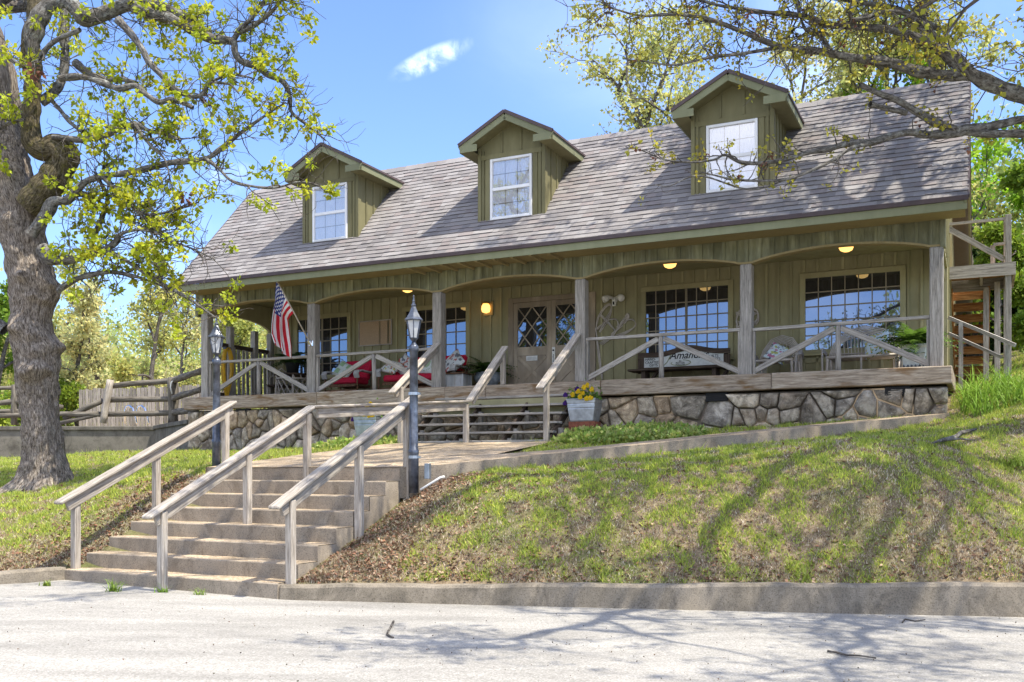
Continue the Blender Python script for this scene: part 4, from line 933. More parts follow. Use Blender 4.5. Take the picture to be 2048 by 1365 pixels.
# wash tubs with pansies
def tub(lb, s, t, z, block, sc=1.0):
    r = hthing('flower_tub', lb, 'flower tub', s, t, z, group='galvanised wash tubs of pansies')
    z1 = 0
    if block:
        mb = MB(); mb.box(-.25, .25, -.15, .15, -.1, .16); mb.build('brick_block', M['terracotta'], r, bevel=.006); z1 = .16
    mb = MB(); mb.lathe([(.29, z1), (.305, z1+.02), (.35, z1+.22), (.345, z1+.235), (.355, z1+.25), (.36, z1+.30), (.355, z1+.315), (.365, z1+.33), (.375, z1+.385), (.39, z1+.39), (.39, z1+.405), (.37, z1+.405), (.36, z1+.34)], 4, phase=math.pi/4); o = mb.build('tub', M['galv'], r, bevel=.02); o.scale = (1.02, .72, 1)
    rg = np.random.default_rng(int(s*10)); n_ = 420; c = np.stack([rg.uniform(-.28, .28, n_), rg.uniform(-.17, .17, n_), z1+.38+np.abs(rg.normal(0, .10, n_))], 1)
    leafcloud('pansy_leaves', c, .055, (.13, .22, .04), M['leaf'], r, rg)
    mb = MB()
    fl = [(-.16, -.16, .50, 0), (-.05, -.18, .55, 0), (.06, -.17, .62, 0), (.20, -.15, .58, 0), (.10, -.12, .66, 0), (-.30, -.15, .50, 1), (-.10, -.1, .60, 1), (.0, -.2, .45, 0), (.12, -.2, .42, 0), (.2, -.2, .43, 0), (-.33, -.1, .36, 1), (.02, -.15, .52, 0)]
    for x, y, z_, k in fl:
        z_ += z1-.02
        for a in range(5):
            an = a*1.256+random.random(); cc = (.70, .47, .01) if not k else (.06, .015, .16); q = random.uniform(.8, 1.1); cc = tuple(v*q for v in cc)
            ctr = Vector((x+.024*math.cos(an), y-.012, z_+.024*math.sin(an))); V = [ctr+Vector((.027*math.cos(b_), -.008*math.sin(b_*2), .027*math.sin(b_))) for b_ in np.linspace(0, 5.4, 7)]
            mb.face(V, c=cc)
    mb.build('blossoms', M['petal'], r)
def leafcloud(name, c, size, col, mat, par, rg, var=.3, up=.4, elong=1.7, kind=None):
    n_ = len(c); d = rg.normal(0, 1, (n_, 3)); d[:, 2] += up; d /= np.linalg.norm(d, axis=1)[:, None]; q = rg.normal(0, 1, (n_, 3)); sd = np.cross(d, q); sd /= np.linalg.norm(sd, axis=1)[:, None]+1e-9
    L = size*rg.uniform(.6, 1.3, n_)[:, None]; nr = np.cross(d, sd)
    V = np.stack([c, c+d*L*.45+sd*L/elong*.55+nr*L*.08, c+d*L, c+d*L*.45-sd*L/elong*.55+nr*L*.08], 1).reshape(-1, 3)
    F = np.arange(n_*4).reshape(-1, 4); C = np.array(col)[None] if np.ndim(col) == 1 else np.asarray(col)
    C = C*(1+rg.uniform(-var, var, (n_, 1)))*(1+rg.uniform(-.12, .12, (n_, 3)))
    o = build_np(name, V, F, np.clip(C, 0, 1), mat, par)
    if kind: o['kind'] = kind
    return o
def gz(s, t): v = W(s, t, 0); return float(hgt(v.x, v.y))
tub('galvanised tub of yellow and purple pansies on a brick block right of the porch steps', 9.38, -.55, 2.10, True)
tub('galvanised tub of yellow pansies left of the porch steps, behind the middle handrail', 4.85, -.62, 2.06, False)
# exterior stair on the right end
r = hthing('outside_staircase', 'open redwood staircase with a plank landing at the right end of the house', 'staircase')
mb = MB()
for k in range(9): y = 2.9+k*.145; mb.box(15.22, 16.3, y, y+.135, 5.10, 5.135)
mb.build('landing_deck', M['rust_wood'], r)
mb = MB(); mb.box(15.22, 16.3, 2.86, 2.9, 4.9, 5.13); mb.box(15.22, 16.3, 4.2, 4.24, 4.88, 5.1); mb.box(16.26, 16.3, 2.9, 4.2, 4.9, 5.1, grain='y'); mb.box(15.72, 15.77, 2.9, 4.2, 4.96, 5.1, grain='y'); mb.build('landing_frame', M['grey_wood'], r)
for s, t, z0, z1 in ((16.18, 2.95, 2.4, 6.0), (16.18, 4.15, 2.6, 6.2), (16.02, 4.1, 2.6, 5.0)):
    mb = MB(); mb.box(s-.05, s+.05, t-.05, t+.05, z0, z1, grain='z'); mb.build('post', M['grey_wood'], r, bevel=.006)
mb = MB(); mb.beam((15.2, 2.93, 5.93), (16.22, 2.93, 5.93), .04, .05); mb.beam((15.2, 2.93, 5.85), (16.12, 2.95, 5.2), .03, .10); mb.beam((16.2, 2.95, 5.95), (16.2, 4.2, 6.1), .04, .09); mb.beam((15.95, 3.6, 5.62), (16.25, 3.6, 5.62), .05, .05); mb.box(15.9, 15.98, 3.55, 3.65, 5.1, 5.6, grain='z'); mb.build('landing_rail', M['grey_wood'], r)
for k in range(11):
    t, z = 4.35+k*.27, 4.9-k*.185; mb = MB(); mb.box(15.25, 15.86, t, t+.28, z-.04, z); mb.box(15.25, 15.86, t-.02, t, z-.165, z-.045); mb.build('tread', M['rust_wood'], r)
mb = MB(); mb.beam((15.88, 4.2, 4.95), (15.88, 7.35, 2.8), .04, .26); mb.beam((15.23, 4.2, 4.95), (15.23, 7.35, 2.8), .03, .26); mb.build('stringer', M['rust_wood'], r)
mb = MB(); mb.box(15.78, 15.88, 4.05, 4.15, 2.6, 4.9, grain='z'); mb.build('post', M['grey_wood'], r)
handrail_ = hthing('porch_side_rail', 'slanting grey handrail with two bars at the right end of the porch', 'handrail')
mb = MB(); mb.beam((15.22, 2.3, 4.12), (16.25, 1.5, 3.48), .04, .06); mb.build('top_rail', M['grey_wood'], handrail_); mb = MB(); mb.beam((15.22, 2.3, 3.84), (16.05, 1.6, 3.3), .035, .05); mb.build('lower_rail', M['grey_wood'], handrail_)
for s, t, z0, z1 in ((15.42, 2.12, 2.3, 4.0), (16.14, 1.6, 2.2, 3.5)):
    mb = MB(); mb.box(s-.035, s+.035, t-.035, t+.035, z0, z1, grain='z'); mb.build('post', M['grey_wood'], handrail_)
r = hthing('stone_block', 'mossy concrete block at the foot of the outside staircase', 'step block', 15.62, 2.3, 2.35); mb = MB(); mb.box(-.22, .28, -.15, .25, 0, .45); mb.build('block', M['wall_concrete'], r, bevel=.02)
# retaining wall, terrace, fences at the left
tz = 2.52
mb = MB(); P = [px3(-300, 850, 25.2), px3(310, 850, 25.2), W(-.5, .0, 0)]
for a, b_, h1, h2 in ((P[0], P[1], tz, tz), (P[1], P[2], tz+.02, tz+.02)):
    d = Vector(((b_-a).x, (b_-a).y, 0)); L = d.length; d /= L; nn = Vector((-d.y, d.x, 0)); n_ = max(2, int(L/1.2))
    for k in range(n_):
        p, q = a+d*L*k/n_, a+d*L*(k+1)/n_
        v = [Vector((p.x, p.y, 1)), Vector((q.x, q.y, 1)), Vector((q.x, q.y, h1-.1)), Vector((p.x, p.y, h1-.1))]; mb.face(v)
    mb.beam(Vector((a.x, a.y, h1-.05))+nn*.1-d*.06, Vector((b_.x, b_.y, h2-.05))+nn*.1, .30, .10)
wl = mb.build('retaining_wall', M['wall_concrete'], bevel=.01); setp(wl, 'dark stained concrete retaining wall along the raised pool terrace', 'retaining wall')
mb = MB(); a, b_ = P[0], P[1]; c_ = W(-.5, 0, 0); c2 = W(-.5, 9, 0)
mb.face([(a.x, a.y+.1, tz-.02), (b_.x, b_.y+.1, tz-.02), (c_.x, c_.y+.12, tz-.02), (c2.x, c2.y, tz-.02), (c2.x-2, 36, tz-.02), (a.x, 36, tz-.02)]); mb.build('pool_terrace', M['aggregate'])['kind'] = 'structure'
r = thing('picket_fence', 'tall grey weathered picket fence on the pool terrace', 'fence', (0, 0, 0)); x0, x1, Yf = px3(158, 0, 28.2).x, px3(440, 0, 28.2).x, 28.2; mb = MB(); x = x0; k = 0
while x < x1:
    w = random.uniform(.08, .105); q = random.uniform(.42, .95); mb.box(x, x+w, Yf, Yf+.02, tz, 3.72+random.uniform(-.03, .03)+(x-x0)*.035, c=(q, q, q*1.02), grain='z'); x += w+.016
mb.build('pickets', M['grey_wood'], r); mb = MB(); [mb.beam((x0, Yf+.05, z), (x1, Yf+.05, z+.1), .05, .09) for z in (2.8, 3.5)]; mb.build('fence_rail', M['grey_wood'], r)
r = thing('log_fence', 'split rail log fence with leaning posts along the terrace edge', 'fence', (0, 0, 0))
def log(name, pts, rad, mat='log'):
    P = [px3(*p) for p in pts]; Q = []
    for a, b_ in zip(P[:-1], P[1:]):
        for u in (0, .33, .66): Q.append(a.lerp(b_, u)+Vector((0, 0, random.uniform(-.012, .012))))
    Q.append(P[-1]); mb = MB(); mb.tube(Q, [rad*random.uniform(.85, 1.12) for _ in Q], 9); mb.build(name, M[mat], r, True)
for pts, rd in (([(222, 772, 25.4), (345, 762, 25.2), (405, 742, 22.6)], .085), ([(128, 838, 25.6), (205, 802, 25.4)], .07), ([(218, 801, 25.4), (343, 798, 25.2), (405, 778, 22.6)], .08), ([(-40, 832, 25.6), (130, 828, 25.5), (205, 829, 25.4)], .07), ([(212, 829, 25.4), (343, 826, 25.2), (392, 820, 23)], .08),
                ([(-60, 815, 25.6), (60, 800, 25.6), (125, 815, 25.6)], .07), ([(-60, 780, 25.6), (45, 776, 25.6)], .06), ([(-60, 825, 25.6), (45, 823, 25.6)], .06), ([(118, 848, 25.5), (210, 826, 25.4)], .06)): log('fence_rail', pts, rd)
for pts, rd, m_ in (([(206, 846, 25.3), (214, 800, 25.3), (221, 760, 25.3)], .10, 'rail_wood'), ([(346, 848, 25.1), (347, 800, 25.1), (345, 755, 25.1)], .13, 'log'), ([(28, 850, 25.6), (30, 770, 25.6)], .08, 'log')): log('fence_post', pts, rd, m_)
r = thing('pool_ladder', 'chrome pool ladder with two curved grab rails behind the log fence', 'pool ladder', (0, 0, 0))
for x in (258, 282):
    P = [px3(x-8, 848, 26.6), px3(x-8, 822, 26.6), px3(x-5, 814, 26.6), px3(x+1, 812, 26.6), px3(x+8, 818, 26.4), px3(x+16, 848, 26.1)]; mb = MB(); mb.tube(P, .028, 8); mb.build('grab_rail', M['chrome'], r, True)
o = MB(); o.tube([px3(352, 757, 24.9), px3(343, 765, 24.9), px3(341, 775, 24.9), px3(344, 788, 24.9)], .018, 6); o = o.build('cable', M['white_plastic'], None, True); setp(o, 'white cable looped over a log fence post', 'cable')
# fallen sticks
def stick(lb, pts, rad, z=None):
    P = []
    for x, y in pts:
        k = (z if z is not None else 0); Y = (CH-k)*FPX/(y-HY); X = (x-1024)/FPX*Y
        if z is None: Y = (CH-roadz(X))*FPX/(y-HY); X = (x-1024)/FPX*Y; zz = roadz(X)+rad
        else: zz = float(hgt(X, Y))+rad
        P.append((X, Y, zz))
    mb = MB(); mb.tube(P, [rad*(1-.5*k/len(P)) for k in range(len(P))], 6); o = mb.build('twig', M['twig_bark'], None, True); setp(o, lb, 'twig', 'twigs lying on the road')
stick('short hooked twig on the pale road below the kerb', [(787, 1246), (782, 1256), (776, 1266), (774, 1272), (781, 1276), (787, 1278)], .012)
stick('long thin crooked twig lying on the right of the road', [(1655, 1305), (1670, 1307), (1692, 1313), (1720, 1314), (1752, 1319)], .011)
stick('small forked twig on the road close to the kerb', [(1805, 1246), (1810, 1240), (1830, 1244), (1850, 1241)], .009)
# fallen branch on the lawn
r = thing('fallen_branch', 'bleached fallen branch lying on the upper lawn', 'branch', (0, 0, 0)); mb = MB(); P = []
for x, Y in ((5.45, 12.5), (5.62, 12.65), (5.9, 12.85), (6.1, 13.1), (6.35, 13.2)): P.append((x, Y, float(hgt(x, Y))+.05))
mb.tube(P, [.012, .025, .032, .028, .018], 7); a = Vector(P[1]); mb.tube([a, a+Vector((.18, -.15, .02)), a+Vector((.36, -.19, .0))], [.018, .014, .008], 6); mb.build('limb', M['limb'], r, True)
# ---------------------------------------------------------------- trees
def smooth(P, R, sub=4):
    P = [Vector(p) for p in P]; Q, S = [], []
    for a in range(len(P)-1):
        p0, p1, p2, p3 = P[max(0, a-1)], P[a], P[a+1], P[min(len(P)-1, a+2)]
        for k in range(sub):
            u = k/sub; Q.append(.5*((2*p1)+(p2-p0)*u+(2*p0-5*p1+4*p2-p3)*u*u+(3*p1-p0-3*p2+p3)*u**3)); S.append(R[a]+(R[a+1]-R[a])*u)
    Q.append(P[-1]); S.append(R[-1]); return Q, S
class Tubes:
    def __init__(s): s.V, s.F, s.U, s.n = [], [], [], 0
    def add(s, P, R, n):
        V, F, U = tube_np(P, R, n); s.V.append(V); s.F.append(np.array(F)+s.n); s.U.append(np.array(U)); s.n += len(V)
    def build(s, name, mat, par): return build_np(name, np.concatenate(s.V), np.concatenate(s.F), np.ones((sum(len(f) for f in s.F), 3)), mat, par, True, np.concatenate(s.U))
def wander(p, d, L, r0, r1, n, rg, wig=.25, up=0.0):
    P = [np.array(p, float)]; d = np.array(d, float); d /= np.linalg.norm(d)
    for k in range(n):
        d = d+rg.normal(0, wig, 3); d[2] += up; d /= np.linalg.norm(d); P.append(P[-1]+d*L/n)
    return P, list(np.linspace(r0, r1, n+1))
def twigs(P, R, tb, cl, n, rg, l0, l1, start=.25, up=.05, sub=2, per=3, r=.010):
    """side shoots along a limb; cl collects leaf cluster centres"""
    P = np.array([tuple(p) for p in P]); T = np.gradient(P, axis=0)
    for _ in range(n):
        k = int((start+(1-start)*rg.random())*(len(P)-1)); d = T[k]/np.linalg.norm(T[k])*.5+rg.normal(0, .7, 3); L = rg.uniform(l0, l1)
        q, w = wander(P[k], d, L, min(r, R[k]*.6), .003, 5, rg, .32, up); tb.add(q, w, 4)
        for j in range(per): cl.append(q[int(rg.integers(2, 6))])
        cl.append(q[-1])
        for _ in range(sub):
            j = int(rg.integers(1, 5)); q2, w2 = wander(q[j], q[j]-q[j-1]+rg.normal(0, L*.12, 3), L*rg.uniform(.3, .6), .005, .0025, 4, rg, .4, up); tb.add(q2, w2, 3)
            cl.append(q2[-1]); cl.append(q2[3])
def leaves_at(name, cl, per, spread, size, col, mat, par, rg, drop=0.0, brown=0.0, var=.2, tuft=0.0):
    c = np.array(cl); c = c[rg.random(len(c)) >= drop]; n_ = len(c); cc = np.array(col)[None]*(1+rg.uniform(-.25, .25, (n_, 1)))
    b_ = rg.random(n_) < .3; cc[b_] *= np.array([1.12, 1.0, .9]); b_ = rg.random(n_) < brown; cc[b_] = np.array([.17, .075, .045])
    c = np.repeat(c, per, 0); cc = np.repeat(cc, per, 0); N_ = len(c); d = rg.normal(0, 1, (N_, 3)); d /= np.linalg.norm(d, axis=1)[:, None]
    c = c+d*spread*rg.uniform(.2, 1.5, (N_, 1)); c[:, 2] -= spread*.3
    if tuft: d[:, 2] -= tuft
    q = rg.normal(0, 1, (N_, 3)); d = d+rg.normal(0, .45, (N_, 3)); d /= np.linalg.norm(d, axis=1)[:, None]; sd = np.cross(d, q); sd /= np.linalg.norm(sd, axis=1)[:, None]+1e-9; nr = np.cross(d, sd); L = size*rg.uniform(.55, 1.25, (N_, 1))
    V = np.stack([c, c+d*L*.5+sd*L*.36+nr*L*.10, c+d*L-nr*L*.08, c+d*L*.5-sd*L*.36+nr*L*.10], 1).reshape(-1, 3)
    cc = cc*(1+rg.uniform(-var, var, (N_, 1)))*(1+rg.uniform(-.05, .05, (N_, 3)))
    return build_np(name, V, np.arange(N_*4).reshape(-1, 4), np.clip(cc, 0, 1), mat, par)
LC = (.40, .46, .03)
# --- great oak at the left
OY = 15.5
oak = thing('oak_tree', 'huge gnarled old oak with burls on its trunk in the left lawn', 'tree', (0, 0, 0))
rings = [(992, -8, 162), (975, 14, 152), (958, 32, 143), (940, 39, 137), (915, 42, 132), (883, 44, 127), (850, 42, 122), (817, 38, 120), (790, 31, 117), (773, 30, 118), (750, 33, 121), (729, 33, 123), (700, 21, 121), (685, 17, 118), (660, 18, 108), (646, 17, 106), (620, 19, 110), (598, 20, 115), (575, 16, 116), (554, 13, 113), (530, 10, 104), (510, 9, 98), (485, 3, 94), (466, 0, 92), (440, 2, 90), (420, 0, 87), (390, -14, 82), (350, -28, 70), (300, -32, 52), (250, -36, 45), (200, -42, 40), (130, -55, 28), (60, -75, 5), (0, -100, -20), (-150, -150, -75), (-400, -190, -150)]
yy = np.concatenate([np.linspace(992, 200, 250), np.linspace(194, -400, 45)]); ra = np.array(rings)[::-1]
xl, xr = np.interp(yy, ra[:, 0], ra[:, 1]), np.interp(yy, ra[:, 0], ra[:, 2]); na = 110; V = []
burls = [(838, 690, 0), ]
bl = [(38, 655, 17, .24, 0), (62, 668, 13, .13, 0), (58, 745, 17, .24, 0), (80, 738, 12, .16, 0), (108, 585, 17, .22, 0), (45, 553, 10, .17, 0), (88, 565, 11, .13, 0), (118, 712, 14, .18, 0), (30, 500, 14, .14, 0), (62, 592, 9, .11, 0), (78, 598, 8, .10, 0), (95, 690, 12, .12, 0), (70, 705, 12, .10, 0), (104, 640, 12, .13, 0), (60, 530, 10, .10, 0), (20, 440, 16, .14, 0)]
for k, y in enumerate(yy):
    c = px3((xl[k]+xr[k])/2, y, OY); r0 = (xr[k]-xl[k])/2/FPX*OY*.90
    for a in range(na):
        an = 2*math.pi*a/na; dv = Vector((math.cos(an), math.sin(an)*.9, 0)); p = c+dv*r0
        d = .05*mnoise.noise((p.x*3, p.y*3, p.z*2.2))+.03*mnoise.noise((p.x*8, p.y*8, p.z*5))+.018*mnoise.noise((p.x*20, p.y*20, p.z*9))+.016*mnoise.noise((p.x*30, p.y*30, p.z*7))+.022*abs(mnoise.noise((p.x*17, p.y*17, p.z*3.5)))
        for bx, by, br, bh, ba in bl:
            b0 = px3(bx, by, OY-.3); bz_ = (p.z-b0.z); dx = p.x-b0.x
            if p.y < OY+.1: g_ = math.exp(-((dx*dx+bz_*bz_)/(br/FPX*OY)**2)*1.1); d += bh*.75*g_*(1+.35*mnoise.noise((p.x*11, p.y*11, p.z*11)))
        if y > 900: d += .20*((y-900)/92)**2*max(0, math.sin(an*5+.6))*.8
        V.append(tuple(p+dv*d))
nr = len(yy); F = [(k*na+a, k*na+(a+1) % na, (k+1)*na+(a+1) % na, (k+1)*na+a) for k in range(nr-1) for a in range(na)]
U = [((k*.0255, a/na*2.6), (k*.0255, (a+1)/na*2.6), ((k+1)*.0255, (a+1)/na*2.6), ((k+1)*.0255, a/na*2.6)) for k in range(nr-1) for a in range(na)]
build_np('trunk', V, F, np.ones((len(F), 3)), M['bark'], oak, True, U)
rg = np.random.default_rng(21); tb = Tubes(); cl = []
def limb(par, pts, Y0, Y1, n=12, mat='limb', tw=0, l0=.3, l1=.9, sub=2, per=3, name='limb', noise_=.35, start=.2, up=.05):
    m_ = len(pts); P = [px3(x, y, Y0+(Y1-Y0)*k/(m_-1)) for k, (x, y, r) in enumerate(pts)]; R = [r/FPX*(Y0+(Y1-Y0)*k/(m_-1)) for k, (x, y, r) in enumerate(pts)]
    Q, S = smooth(P, R, 5); S = [s*(1+noise_*mnoise.noise((q.x*5, q.y*5, q.z*5))) for q, s in zip(Q, S)]
    t = Tubes(); t.add(Q, S, n); t.build(name, M[mat], par)
    if tw: twigs(Q, S, tb, cl, tw, rg, l0, l1, start, up, sub, per)
    return Q, S
L = limb
L(oak, [(55, 415, 28), (85, 385, 31), (112, 352, 28), (128, 318, 30), (112, 298, 26), (86, 300, 22), (66, 285, 20), (62, 250, 17), (64, 200, 17), (66, 150, 17), (62, 110, 19), (62, 75, 20), (72, 40, 17), (70, 0, 14), (66, -120, 12)], 15.2, 14.9, 22, 'moss_bark', 0)
L(oak, [(62, 118, 8), (63, 88, 15), (70, 55, 19), (84, 28, 18), (105, 8, 16), (135, 4, 15), (155, 22, 15), (168, 36, 15), (190, 34, 14), (228, 20, 13), (262, 12, 13), (300, 28, 12), (335, 36, 11), (372, 52, 11), (400, 66, 11), (425, 78, 10), (465, 84, 9), (470, 105, 7), (482, 122, 7), (512, 134, 6.5), (535, 150, 6), (568, 166, 5), (580, 196, 4), (584, 226, 3.5), (620, 254, 2.5), (652, 282, 1.3)], 14.9, 15.0, 16, tw=105, l0=.3, l1=1.0)
L(oak, [(230, 15, 9), (270, 2, 10), (300, 6, 10), (340, 22, 9), (372, 38, 8), (398, 62, 8)], 15.2, 15.0, tw=22)
L(oak, [(465, 84, 7), (480, 60, 6), (500, 40, 5), (530, 2, 4), (560, -40, 3)], 15, 14.8, tw=26)
L(oak, [(470, 70, 5), (510, 50, 5), (545, 22, 4), (570, -6, 3), (620, -30, 2)], 15, 14.6, tw=30)
L(oak, [(236, 40, 8), (262, 68, 7), (284, 98, 7), (298, 124, 6.5), (322, 150, 6), (352, 180, 5.5), (386, 194, 4.5), (406, 188, 4), (414, 172, 3.5), (440, 156, 3), (470, 150, 2), (510, 158, 1.2)], 14.7, 14.4, tw=46)
L(oak, [(430, 165, 3), (460, 170, 2.5), (478, 188, 1.6)], 14.4, 14.3)
L(oak, [(120, 158, 8), (160, 154, 6), (200, 164, 6), (236, 177, 6), (270, 172, 6), (288, 186, 6), (318, 205, 6), (345, 199, 5.5), (386, 216, 4)], 14.8, 14.4, tw=8, start=.1)
L(oak, [(150, 125, 8), (178, 148, 8), (210, 160, 7.5), (240, 158, 6), (275, 168, 4)], 15.1, 15.0, tw=20)
L(oak, [(82, 205, 10), (104, 188, 9), (124, 160, 8), (130, 120, 8), (128, 70, 9), (130, 20, 9), (134, -80, 7)], 15.3, 15.6, tw=24, start=.0)
L(oak, [(105, 274, 5), (130, 276, 6.5), (160, 280, 6.5), (200, 274, 6), (222, 267, 6), (240, 256, 5.5), (272, 250, 5), (300, 262, 4.5), (330, 268, 4), (362, 282, 2.5)], 14.9, 14.5, tw=36)
L(oak, [(100, 198, 5), (120, 220, 4), (140, 245, 4), (166, 265, 3.5)], 15.0, 14.8, tw=12)
L(oak, [(62, 470, 14), (92, 430, 12), (108, 404, 12), (134, 402, 9), (150, 384, 8), (175, 362, 6.5), (215, 352, 6.5), (262, 345, 6), (300, 336, 6), (340, 326, 6), (385, 322, 5.5), (420, 314, 5), (448, 292, 4), (490, 260, 3.5), (540, 225, 2.5), (572, 205, 1.5)], 14.9, 14.4, tw=66, start=.12)
L(oak, [(412, 318, 4), (438, 338, 3.5), (460, 360, 3), (492, 371, 2.8), (548, 376, 2.4), (600, 364, 1.8), (640, 372, 1.2)], 14.4, 14.2, tw=22, start=.1)
L(oak, [(85, 498, 12), (104, 518, 12), (142, 520, 9), (180, 510, 7.5), (205, 503, 7), (238, 514, 4.5), (280, 540, 4), (330, 570, 3.5), (378, 598, 3), (412, 622, 2), (448, 648, 1.2)], 14.9, 14.1, tw=52, start=.1)
L(oak, [(200, 505, 6), (232, 486, 5.5), (243, 468, 4), (280, 460, 3), (322, 470, 2)], 14.6, 14.3, tw=26, start=.0)
L(oak, [(116, 582, 6), (150, 560, 6), (192, 548, 5.5), (228, 545, 4.5), (280, 556, 3), (330, 575, 2), (365, 590, 1.2)], 15.0, 14.3, tw=26)
L(oak, [(130, 400, 6), (160, 388, 6), (190, 398, 5), (206, 394, 3.5)], 15, 14.8, tw=14, start=.0)
L(oak, [(180, 512, 5), (190, 470, 4.5), (215, 400, 4), (200, 360, 3), (210, 330, 2)], 14.9, 14.7, tw=34, start=.0)
L(oak, [(200, 350, 5), (232, 380, 4.5), (262, 410, 4), (300, 430, 3), (350, 420, 2), (398, 405, 1.2)], 14.7, 14.3, tw=40, start=.0)
L(oak, [(262, 410, 3.5), (300, 450, 3), (340, 480, 2.4), (390, 500, 1.8), (430, 520, 1.2)], 14.5, 14.1, tw=44, start=.0)
L(oak, [(270, 250, 4), (300, 290, 3), (330, 320, 2), (340, 360, 1.5)], 14.6, 14.4, tw=14, start=.0)
L(oak, [(10, 660, 12), (-20, 640, 14), (-80, 620, 12)], 15.5, 15.5)
for pts in ([(60, 150, 6), (100, 90, 5), (160, 60, 4)], [(0, 100, 6), (40, 130, 4), (80, 120, 3)], [(-30, 280, 5), (10, 250, 4), (50, 240, 2)]): L(oak, pts, 14.6, 14.2, tw=16, start=.0)
for az, el, ln in ((2.6, .7, 4), (1.2, .8, 4.5), (3.6, .5, 4), (4.6, 1.0, 3.5), (.4, 1.1, 4)):     # crown above the frame
    b0 = px3(-60, 30, OY); q, w = wander(b0, (math.cos(az)*math.cos(el), math.sin(az)*math.cos(el), math.sin(el)), ln, .14, .03, 7, rg, .22); tb.add(q, w, 8); twigs(q, w, tb, cl, 22, rg, .5, 1.4)
tb.build('branch', M['twig_bark'], oak); leaves_at('leaves', cl, 27, .062, .080, LC, M['leaf'], oak, rg, .922, .012, tuft=.25)
# --- oak at the right, its trunk just beyond the picture
oak2 = thing('oak_tree', 'lichen covered oak reaching long limbs over the right end of the roof', 'tree', (0, 0, 0)); tb = Tubes(); cl = []; Y2 = 12.5
tx, ty = 7.75, 12.6; q, w = [], []
zt = np.linspace(1.3, 13, 26); Q = [(tx+.15*math.sin(z*.5), ty+.12*math.sin(z*.7+1), z) for z in zt]; S = [.34*(1-.055*(z-1.3))+.16*math.exp(-(z-1.3)*1.4) for z in zt]; t_ = Tubes(); t_.add(Q, S, 18); t_.build('trunk', M['bark'], oak2)
at = lambda z: Vector((tx, ty, z))
def rl(pts, Y0, Y1, z0=None, **k):
    return limb(oak2, pts, Y0, Y1, 11, 'limb', **k)
e0 = 2212
cl_low = []
rl([(e0, 238, 22), (2110, 214, 19), (2048, 193, 16), (1990, 172, 15), (1946, 150, 14), (1905, 116, 12.5), (1862, 91, 10), (1820, 72, 9), (1782, 60, 8), (1715, 54, 6.5), (1660, 50, 6), (1620, 36, 5.5), (1582, 28, 5), (1540, 26, 4.5), (1480, 18, 3.5), (1425, 8, 3), (1370, -12, 2)], Y2, 12.2, tw=60, l0=.3, l1=1.0, per=1, sub=2)
rl([(1948, 152, 12), (1892, 151, 11.5), (1832, 142, 11), (1780, 126, 10), (1702, 115, 8.5), (1640, 103, 7.5), (1562, 94, 6), (1500, 70, 5), (1450, 50, 4.2), (1400, 34, 3.4), (1340, 29, 3), (1282, 32, 2.2), (1230, 18, 1.5), (1205, 4, 1)], Y2, 12.0, tw=48, l0=.3, l1=.9, per=1, sub=2)
rl([(1560, 95, 4), (1482, 108, 3.5), (1422, 115, 3), (1352, 130, 2.2), (1292, 124, 1.4), (1245, 118, 1)], 12.3, 12.0, tw=14, l0=.2, l1=.6, per=1)
rl([(1230, 18, 2), (1222, 25, 2), (1205, 30, 1.5), (1190, 48, 1)], 12, 11.9, tw=4, l0=.2, l1=.5)
rl([(1900, 115, 5), (1860, 60, 5), (1810, 28, 5), (1760, 26, 4.5), (1735, 36, 4), (1700, 40, 3)], 12.4, 12.2, tw=16, per=1)
rl([(1735, 30, 4), (1700, 46, 4), (1662, 70, 3), (1640, 55, 2)], 12.3, 12.2, tw=10, per=1)
rl([(1660, 100, 4), (1640, 70, 4), (1612, 60, 3.5), (1600, 30, 3), (1590, -10, 3)], 12.3, 12.3, tw=12, per=1)
rl([(1880, 60, 5), (1800, 20, 5), (1720, 5, 4.5), (1640, -8, 4)], 12.8, 12.5, tw=26, per=2)
rl([(e0, 262, 17), (2110, 252, 13), (2048, 240, 10), (2006, 248, 9.5), (1966, 255, 9), (1930, 260, 9), (1907, 268, 8.5), (1854, 270, 8), (1822, 265, 7.5), (1784, 272, 7), (1743, 285, 7), (1699, 287, 6.5), (1655, 299, 5.5), (1614, 306, 5), (1567, 320, 4.5), (1517, 327, 4), (1479, 324, 3.6), (1450, 310, 3), (1428, 320, 2.4), (1382, 325, 2), (1330, 320, 1.5), (1290, 304, 1.2), (1256, 292, .8)], Y2, 11.6, tw=40, l0=.12, l1=.5, per=0, sub=1, start=.3)
rl([(e0, 275, 14), (2100, 275, 9), (2048, 268, 7.5), (1977, 268, 7.5), (1930, 264, 6)], 12.4, 12.3, tw=4, l0=.2, l1=.4, per=0)
rl([(1925, 264, 8), (1907, 259, 8), (1866, 243, 8), (1831, 223, 7.5), (1796, 202, 7), (1757, 187, 6), (1720, 170, 5)], 12.3, 11.9, tw=6, l0=.15, l1=.4, per=0, sub=1)
rl([(1812, 226, 6), (1772, 217, 6), (1740, 209, 5)], 12.1, 11.9)
rl([(1735, 290, 4), (1713, 293, 4), (1693, 302, 4), (1667, 320, 3.6), (1626, 340, 3), (1576, 358, 2.8), (1517, 362, 2.4), (1465, 359, 2), (1425, 350, 1.4), (1400, 344, 1)], 12.0, 11.6, tw=18, l0=.12, l1=.45, per=0, sub=1)
rl([(1576, 358, 2), (1500, 380, 1.6), (1400, 352, 1.4), (1340, 372, 1), (1310, 370, .8)], 11.8, 11.6, tw=3, l0=.1, l1=.3, per=0, sub=0)
rg = np.random.default_rng(404); cl_low = cl; cl = []
